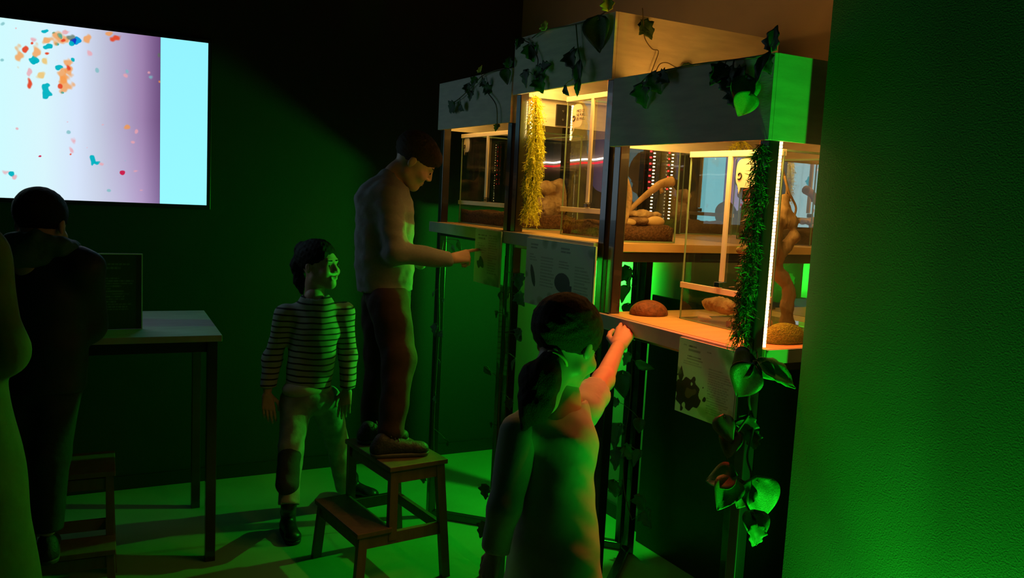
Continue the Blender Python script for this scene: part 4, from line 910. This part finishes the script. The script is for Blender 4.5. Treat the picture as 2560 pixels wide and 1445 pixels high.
# --- girl in the striped shirt -------------------------------------------------------
def girl_striped():
    t = thing('person', 'smiling girl in a striped long-sleeved shirt walking beside the stool', 'person', (1.0, 3.7, 0))
    D = 3.85; q = lambda x, y, d=D: P(x, y, d)
    body = Multi(); F_ = np.array(_r)*.88-np.array(_w)*.45+np.array([0, 0, -.02])
    hm = mtx(q(799, 662), F_, np.array([0, 0, 1.])-_r*.03, .99); head(body, hm, True)
    shl, shr = q(716, 790, 3.84), q(858, 782, 3.90); ell, elr = q(680, 900, 3.86), q(870, 890, 3.92); wl, wr = q(668, 985, 3.80), q(868, 975, 3.86)
    hipl, hipr = q(742, 1000, 3.85), q(812, 1000, 3.90); knl, knr = q(728, 1120, 3.74), q(842, 1105, 4.05); anl, anr = q(722, 1262, 3.66), q(862, 1215, 4.18)
    s = SDF(.008); s.chain([q(785, 745), q(785, 840), q(775, 960)], [.045, .05, .05], k=.04); s.chain([shl, ell, wl], [.028, .025, .018]); s.chain([shr, elr, wr], [.028, .025, .018]); s.chain([hipl, knl, anl], [.05, .04, .028]); s.chain([hipr, knr, anr], [.05, .04, .028]); body.add(s, M['skin'])
    hand(body, wl, q(672, 1030, 3.78)-wl, -_w+.2*_r, -1, [(.25, .3), (.3, .35), (.35, .4), (.4, .4)], sc=.80)
    hand(body, wr, q(860, 1020, 3.84)-wr, -_w, 1, [(.25, .3), (.3, .35), (.35, .4), (.4, .4)], sc=.80)
    body.obj('body', t)
    s = SDF(.0036); s.ell((0, -.020, .040), (.080, .098, .080)); s.ell((0, .078, -.045), (.062, .070, .092), k=.008, op='sub'); s.ell((.07, .03, -.055), (.03, .04, .06), k=.006, op='sub'); s.ell((-.07, .03, -.055), (.03, .04, .06), k=.006, op='sub')
    s.ell((0, -.095, .070), (.035, .035, .038), k=.01); s.chain([(0, -.10, .06), (0, -.125, .0), (0, -.12, -.08), (0, -.11, -.13)], [.028, .034, .026, .010], k=.02)
    s.cut((0, -.03, -.14), (0, .1, -1)); s.noise = [(.003, 110, 8), (.002, 260, 9)]; Multi().add(s, M['hairdark'], hm).obj('hair', t)
    s = SDF(.0075); s.chain([q(788, 772), q(786, 830), q(778, 900), q(770, 965)], [.088, .098, .094, .102], k=.05, flat=(_w, .72)); s.cone(shl, shr, .048, .048, k=.04)
    s.chain([shl, ell, wl], [.050, .040, .033], k=.025); s.chain([shr, elr, wr], [.050, .040, .033], k=.025)
    s.noise = [(.006, 24, 24), (.0035, 60, 25)]; s.cut(q(770, 968), (0, 0, -1)); s.ell(q(790, 735), (.055, .055, .045), k=.006, op='sub')
    sdfobj('shirt', s, M['stripes'], t)
    s = SDF(.007); s.ell(q(768, 972), (.112, .085, .05), k=.02); s.cut(q(768, 986), (0, 0, -1)); s.cut(q(768, 955), (0, 0, 1)); sdfobj('undershirt', s, M['palegreen'], t)
    s = SDF(.0075); s.ell(q(775, 1000), (.098, .085, .07), k=.03); s.chain([hipl, knl, anl], [.074, .052, .044], k=.02); s.chain([hipr, knr, anr], [.074, .052, .044], k=.02)
    s.noise = [(.004, 26, 34), (.002, 70, 35)]; s.cut(q(775, 970), (0, 0, 1)); s.cut(anl, anl-knl); tr = sdfobj('jeans', s, M['denim'], t)
    for (kp, dd) in ((knl, knl-hipl), (knr, knr-hipr)):
        s = SDF(.005); n_ = dd/np.linalg.norm(dd); s.cone(kp+n_*.01, kp+n_*.16, .053, .049, k=.01); s.noise = [(.003, 40, 44)]; z = sdfobj('dark_knee_to_shin', s, M['denimdark']); z.parent = tr  # darker denim from the knee down over the shin
    h = atz(716, 1322, 0); tt = atz(744, 1382, 0); dd = (tt-h)/np.linalg.norm(tt-h); shoe(t, 'boot', h, h+dd*.20, 'boot', 'boot', .10, ankle=anl)
    h = atz(862, 1236, 0); shoe(t, 'boot', h, h+np.array([.13, -.14, 0]), 'boot', 'boot', .10, ankle=anr)
girl_striped()

# --- near girl reaching for the shelf ------------------------------------------------
def girl_near():
    t = thing('person', 'girl with a ponytail in a pale dress resting one hand on the nearest shelf', 'person', (1.05, 1.95, 0))
    D = 2.18; q = lambda x, y, d=D: P(x, y, d); R, U, Wv = _r, _u, _w
    body = Multi(); F_ = R*.62+Wv*.74-np.array([0, 0, .38]); upv = np.array([0, 0, 1.])-R*.02
    hm = mtx(q(1418, 858, 2.16), F_, upv, 1.03); head(body, hm)
    shr, shl = q(1462, 1015, 2.26), q(1300, 1085, 2.14)
    elr, wrr = q(1508, 950, 2.42), q(1545, 868, 2.60)
    ell, wll = q(1262, 1270, 2.10), q(1238, 1375, 2.12)
    s = SDF(.008); s.chain([q(1405, 960), q(1395, 1060), q(1385, 1200), q(1385, 1400), q(1385, 1500)], [.043, .07, .07, .08, .08], k=.04)
    s.cone(shl, shr, .035, .03, k=.03); s.chain([shr, elr, wrr], [.036, .030, .0215], k=.02); s.chain([shl, ell, wll], [.034, .028, .020], k=.02)
    hl, hr = q(1345, 1480), q(1425, 1480, 2.22)
    fl, fr = np.array([hl[0], hl[1], .05]), np.array([hr[0]+.03, hr[1]+.03, .05]); s.chain([hl, (hl+fl)/2, fl], [.06, .042, .030], k=.02); s.chain([hr, (hr+fr)/2, fr], [.06, .042, .030], k=.02)
    body.add(s, M['skin'])
    fd = q(1578, 800, 2.68)-wrr; hand(body, wrr, fd, np.array([0, 0, 1.])*.7-Wv*.7-R*.1, -1, [(.35, .75), (.35, .80), (.4, .8), (.45, .8)], (.5, .5), sc=.88)
    hand(body, wll, q(1222, 1430, 2.12)-wll, -Wv*.6-R*.7, 1, [(.25, .3), (.3, .35), (.35, .4), (.4, .4)], sc=.82)
    body.obj('body', t)
    s = SDF(.0036); s.ell((0, -.018, .036), (.083, .101, .084)); s.ell((0, .095, -.040), (.066, .072, .085), k=.008, op='sub'); s.ell((.075, .035, -.055), (.03, .045, .06), k=.006, op='sub'); s.ell((-.075, .035, -.055), (.03, .045, .06), k=.006, op='sub')
    s.cut((0, -.03, -.085), (0, .5, -1)); s.noise = [(.0022, 120, 8), (.0015, 300, 9)]; hr_ = Multi().add(s, M['hairbrown'], hm).obj('hair', t)
    # ponytail
    root = q(1375, 905, 2.10); s = SDF(.0045); s.chain([root, q(1352, 950, 2.06), q(1338, 1010, 2.05), q(1312, 1065, 2.06)], [.026, .046, .038, .012], k=.03); s.noise = [(.004, 70, 2), (.002, 200, 3)]
    s.cone(root, q(1400, 888, 2.12), .024, .022, k=.01); z = sdfobj('ponytail', s, M['hairbrown'], t)
    bm = bmesh.new(); c = Vector(q(1392, 900, 2.10)); ax = (Vector(q(1352, 950, 2.06))-c).normalized(); s1 = ax.cross(Vector((0, 0, 1))).normalized(); s2_ = ax.cross(s1)
    pts = [c+.029*(math.cos(a)*s1+math.sin(a)*s2_) for a in np.linspace(0, 2*math.pi, 22)]; tube(bm, pts, .004, 6); z2 = obj('hair_elastic', bm, M['band'], t)
    # dress
    s = SDF(.0075); s.chain([q(1400, 1020, 2.2), q(1392, 1100), q(1385, 1220), q(1385, 1340), q(1385, 1500)], [.070, .102, .102, .112, .150], k=.05, flat=(F_*[1, 1, 0], .80)); s.cone(shl, shr, .052, .045, k=.04)
    s.noise = [(.008, 20, 54), (.0045, 50, 55)]; s.cut(q(1385, 1560), (0, 0, -1)); s.ell(q(1412, 985, 2.2), (.054, .054, .045), k=.008, op='sub')
    sl = SDF(.0075); sl.chain([shl, ell, wll], [.052, .042, .034], k=.02); sl.noise = [(.005, 30, 56)]; sl.cut(wll+(wll-ell)*.02, wll-ell)
    sr = SDF(.0075); sr.cone(shr-(elr-shr)*.2, shr+(elr-shr)*.6, .050, .046, k=.02); sr.noise = [(.004, 30, 57)]; sr.cut(shr+(elr-shr)*.55, elr-shr)
    Multi().add(s, M['palegreen']).add(sl, M['palegreen']).add(sr, M['palegreen']).obj('dress', t)
    for f_ in (fl, fr):
        h = f_.copy(); h[2] = 0; d = np.array([F_[0], F_[1], 0]); d /= np.linalg.norm(d); shoe(t, 'shoe', h-d*.05, h+d*.14, 'shoe', ankle=f_+np.array([0, 0, .04]))
girl_near()

# --- boy seen from behind at the table -----------------------------------------------
def boy_back():
    t = thing('person', 'boy in a dark hooded jacket seen from behind at the high table', 'person', (-.4, 2.9, .25))
    D = 2.92; q = lambda x, y, d=D: P(x, y, d); R, U, Wv = _r, _u, _w
    body = Multi(); F_ = np.array([Wv[0], Wv[1], 0])-R*.03-np.array([0, 0, .25]); hm = mtx(q(104, 558), F_, np.array([0, 0, 1.])-R*.0, 1.06); head(body, hm)
    shl, shr = q(18, 668, 2.92), q(205, 672, 2.92); ell, elr = q(10, 800, 2.98), q(218, 812, 3.0); wl, wr = q(60, 822, 3.17), q(170, 822, 3.17)
    hipl, hipr = q(72, 960), q(138, 960); st = .2555
    anl = q(55, 1320, 2.9); anr = q(118, 1320, 2.9); knl, knr = q(62, 1140, 2.88), q(128, 1140, 2.88)
    s = SDF(.009); s.chain([q(104, 640), q(105, 760), q(105, 940)], [.05, .08, .085], k=.04); s.chain([shl, ell, wl], [.03, .027, .02]); s.chain([shr, elr, wr], [.03, .027, .02]); s.chain([hipl, knl, anl], [.055, .042, .03]); s.chain([hipr, knr, anr], [.055, .042, .03]); body.add(s, M['skin'])
    for w_, sd in ((wl, 1), (wr, -1)):
        hand(body, w_, np.array([Wv[0], Wv[1], -.1]), np.array([0, 0, 1.]), sd, [(.2, .3)]*4, sc=.82)
    body.obj('body', t)
    s = SDF(.004); s.ell((0, -.016, .034), (.077, .097, .080)); s.ell((0, .085, -.045), (.064, .072, .080), k=.008, op='sub'); s.cut((0, -.03, -.055), (0, .3, -1)); s.noise = [(.0012, 200, 8)]
    Multi().add(s, M['hairdark'], hm).obj('hair', t)
    s = SDF(.008); s.chain([q(106, 655), q(108, 740), q(108, 850), q(108, 955)], [.105, .135, .132, .140], k=.05, flat=(Wv, .80)); s.cone(shl, shr, .066, .066, k=.05)
    s.chain([shl, ell, wl], [.070, .060, .045], k=.03); s.chain([shr, elr, wr], [.070, .060, .045], k=.03); s.noise = [(.005, 22, 64), (.004, 48, 65)]
    s.cut(q(108, 972), (0, 0, -1)); s.ell(q(104, 596), (.052, .052, .05), k=.01, op='sub'); s.cut(wr+.01*Wv, Wv); sdfobj('jacket', s, M['navy'], t)
    s = SDF(.006); c = q(106, 612, 2.90); W0 = np.array([Wv[0], Wv[1], 0]); ring = [c+R*.098*math.cos(a)+W0*.075*math.sin(a)-U*.012*math.cos(2*a)-W0*.01+np.array([0, 0, -.012*math.sin(a)]) for a in np.linspace(0, 2*math.pi, 15)]
    s.chain(ring, [.026+.004*math.sin(3*k) for k in range(15)], k=.015); s.ell(c-W0*.085-np.array([0, 0, .030]), (.075, .034, .045), k=.03, rot=None)
    s.noise = [(.004, 50, 66), (.0025, 110, 67)]
    sdfobj('hood', s, M['hood'], t)
    s = SDF(.008); s.ell(q(105, 965), (.125, .10, .075), k=.03); s.chain([hipl, knl, anl], [.085, .060, .050], k=.02); s.chain([hipr, knr, anr], [.085, .060, .050], k=.02); s.noise = [(.005, 26, 67)]; s.cut(anl, (0, 0, -1))
    sdfobj('trousers', s, M['denimdark'], t)
    for a_ in (anl, anr):
        h = np.array([a_[0], a_[1], st]); d = v2_np; shoe(t, 'shoe', h-d*.045, h+d*.15, 'shoe', ankle=a_)
v2_np = np.array([v2.x, v2.y, 0])
boy_back()

# --- person cut off by the left edge ---------------------------------------------------
def edge_person():
    t = thing('person', 'person in an olive coat mostly cut off by the left edge', 'person', (-.75, 1.5, 0))
    q = lambda x, y, d=1.9: P(x, y, d); R, U, Wv = _r, _u, _w
    body = Multi(); hm = mtx(q(-190, 430), np.array([Wv[0], Wv[1], 0])-R*.3, np.array([0, 0, 1.]), 1.08); head(body, hm)
    shr, elr, wr = q(-75, 640), q(0, 872), q(-95, 905, 2.1); shl, ell, wl = q(-330, 640), q(-380, 870), q(-300, 900, 2.1)
    s = SDF(.01); s.chain([q(-195, 550), q(-200, 700), q(-200, 950)], [.06, .10, .10], k=.04); s.chain([shr, elr, wr], [.03, .03, .022]); s.chain([shl, ell, wl], [.03, .03, .022])
    hl, hr = q(-250, 980), q(-150, 980); fl, fr = np.array([hl[0], hl[1], .06]), np.array([hr[0], hr[1], .06]); s.chain([hl, fl], [.07, .035]); s.chain([hr, fr], [.07, .035]); body.add(s, M['skin'])
    for w_, sd in ((wl, 1), (wr, -1)): hand(body, w_, np.array([Wv[0], Wv[1], .2]), np.array([0, 0, 1.]), sd, [(.3, .5)]*4, sc=.95)
    body.obj('body', t)
    s = SDF(.005); s.ell((0, -.018, .036), (.082, .100, .083)); s.ell((0, .085, -.045), (.064, .072, .080), k=.008, op='sub'); s.cut((0, -.03, -.085), (0, .4, -1)); Multi().add(s, M['hairdark'], hm).obj('hair', t)
    s = SDF(.01); s.chain([q(-198, 630), q(-200, 760), q(-200, 950), q(-195, 1180), q(-190, 1500)], [.13, .16, .16, .20, .245], k=.06, flat=(Wv, .8)); s.cone(shl, shr, .07, .07, k=.05); s.chain([shr, elr, wr], [.072, .058, .045], k=.03); s.chain([shl, ell, wl], [.075, .062, .05], k=.03)
    s.noise = [(.006, 20, 74)]; s.cut(q(-190, 1560), (0, 0, -1)); s.ell(q(-195, 560), (.075, .075, .08), k=.01, op='sub'); sdfobj('coat', s, M['olive'], t)
    for f_ in (fl, fr):
        h = f_.copy(); h[2] = 0; d = np.array([Wv[0], Wv[1], 0]); d /= np.linalg.norm(d); shoe(t, 'shoe', h-d*.05, h+d*.2, 'shoe', ankle=f_+np.array([0, 0, .05]))
edge_person()
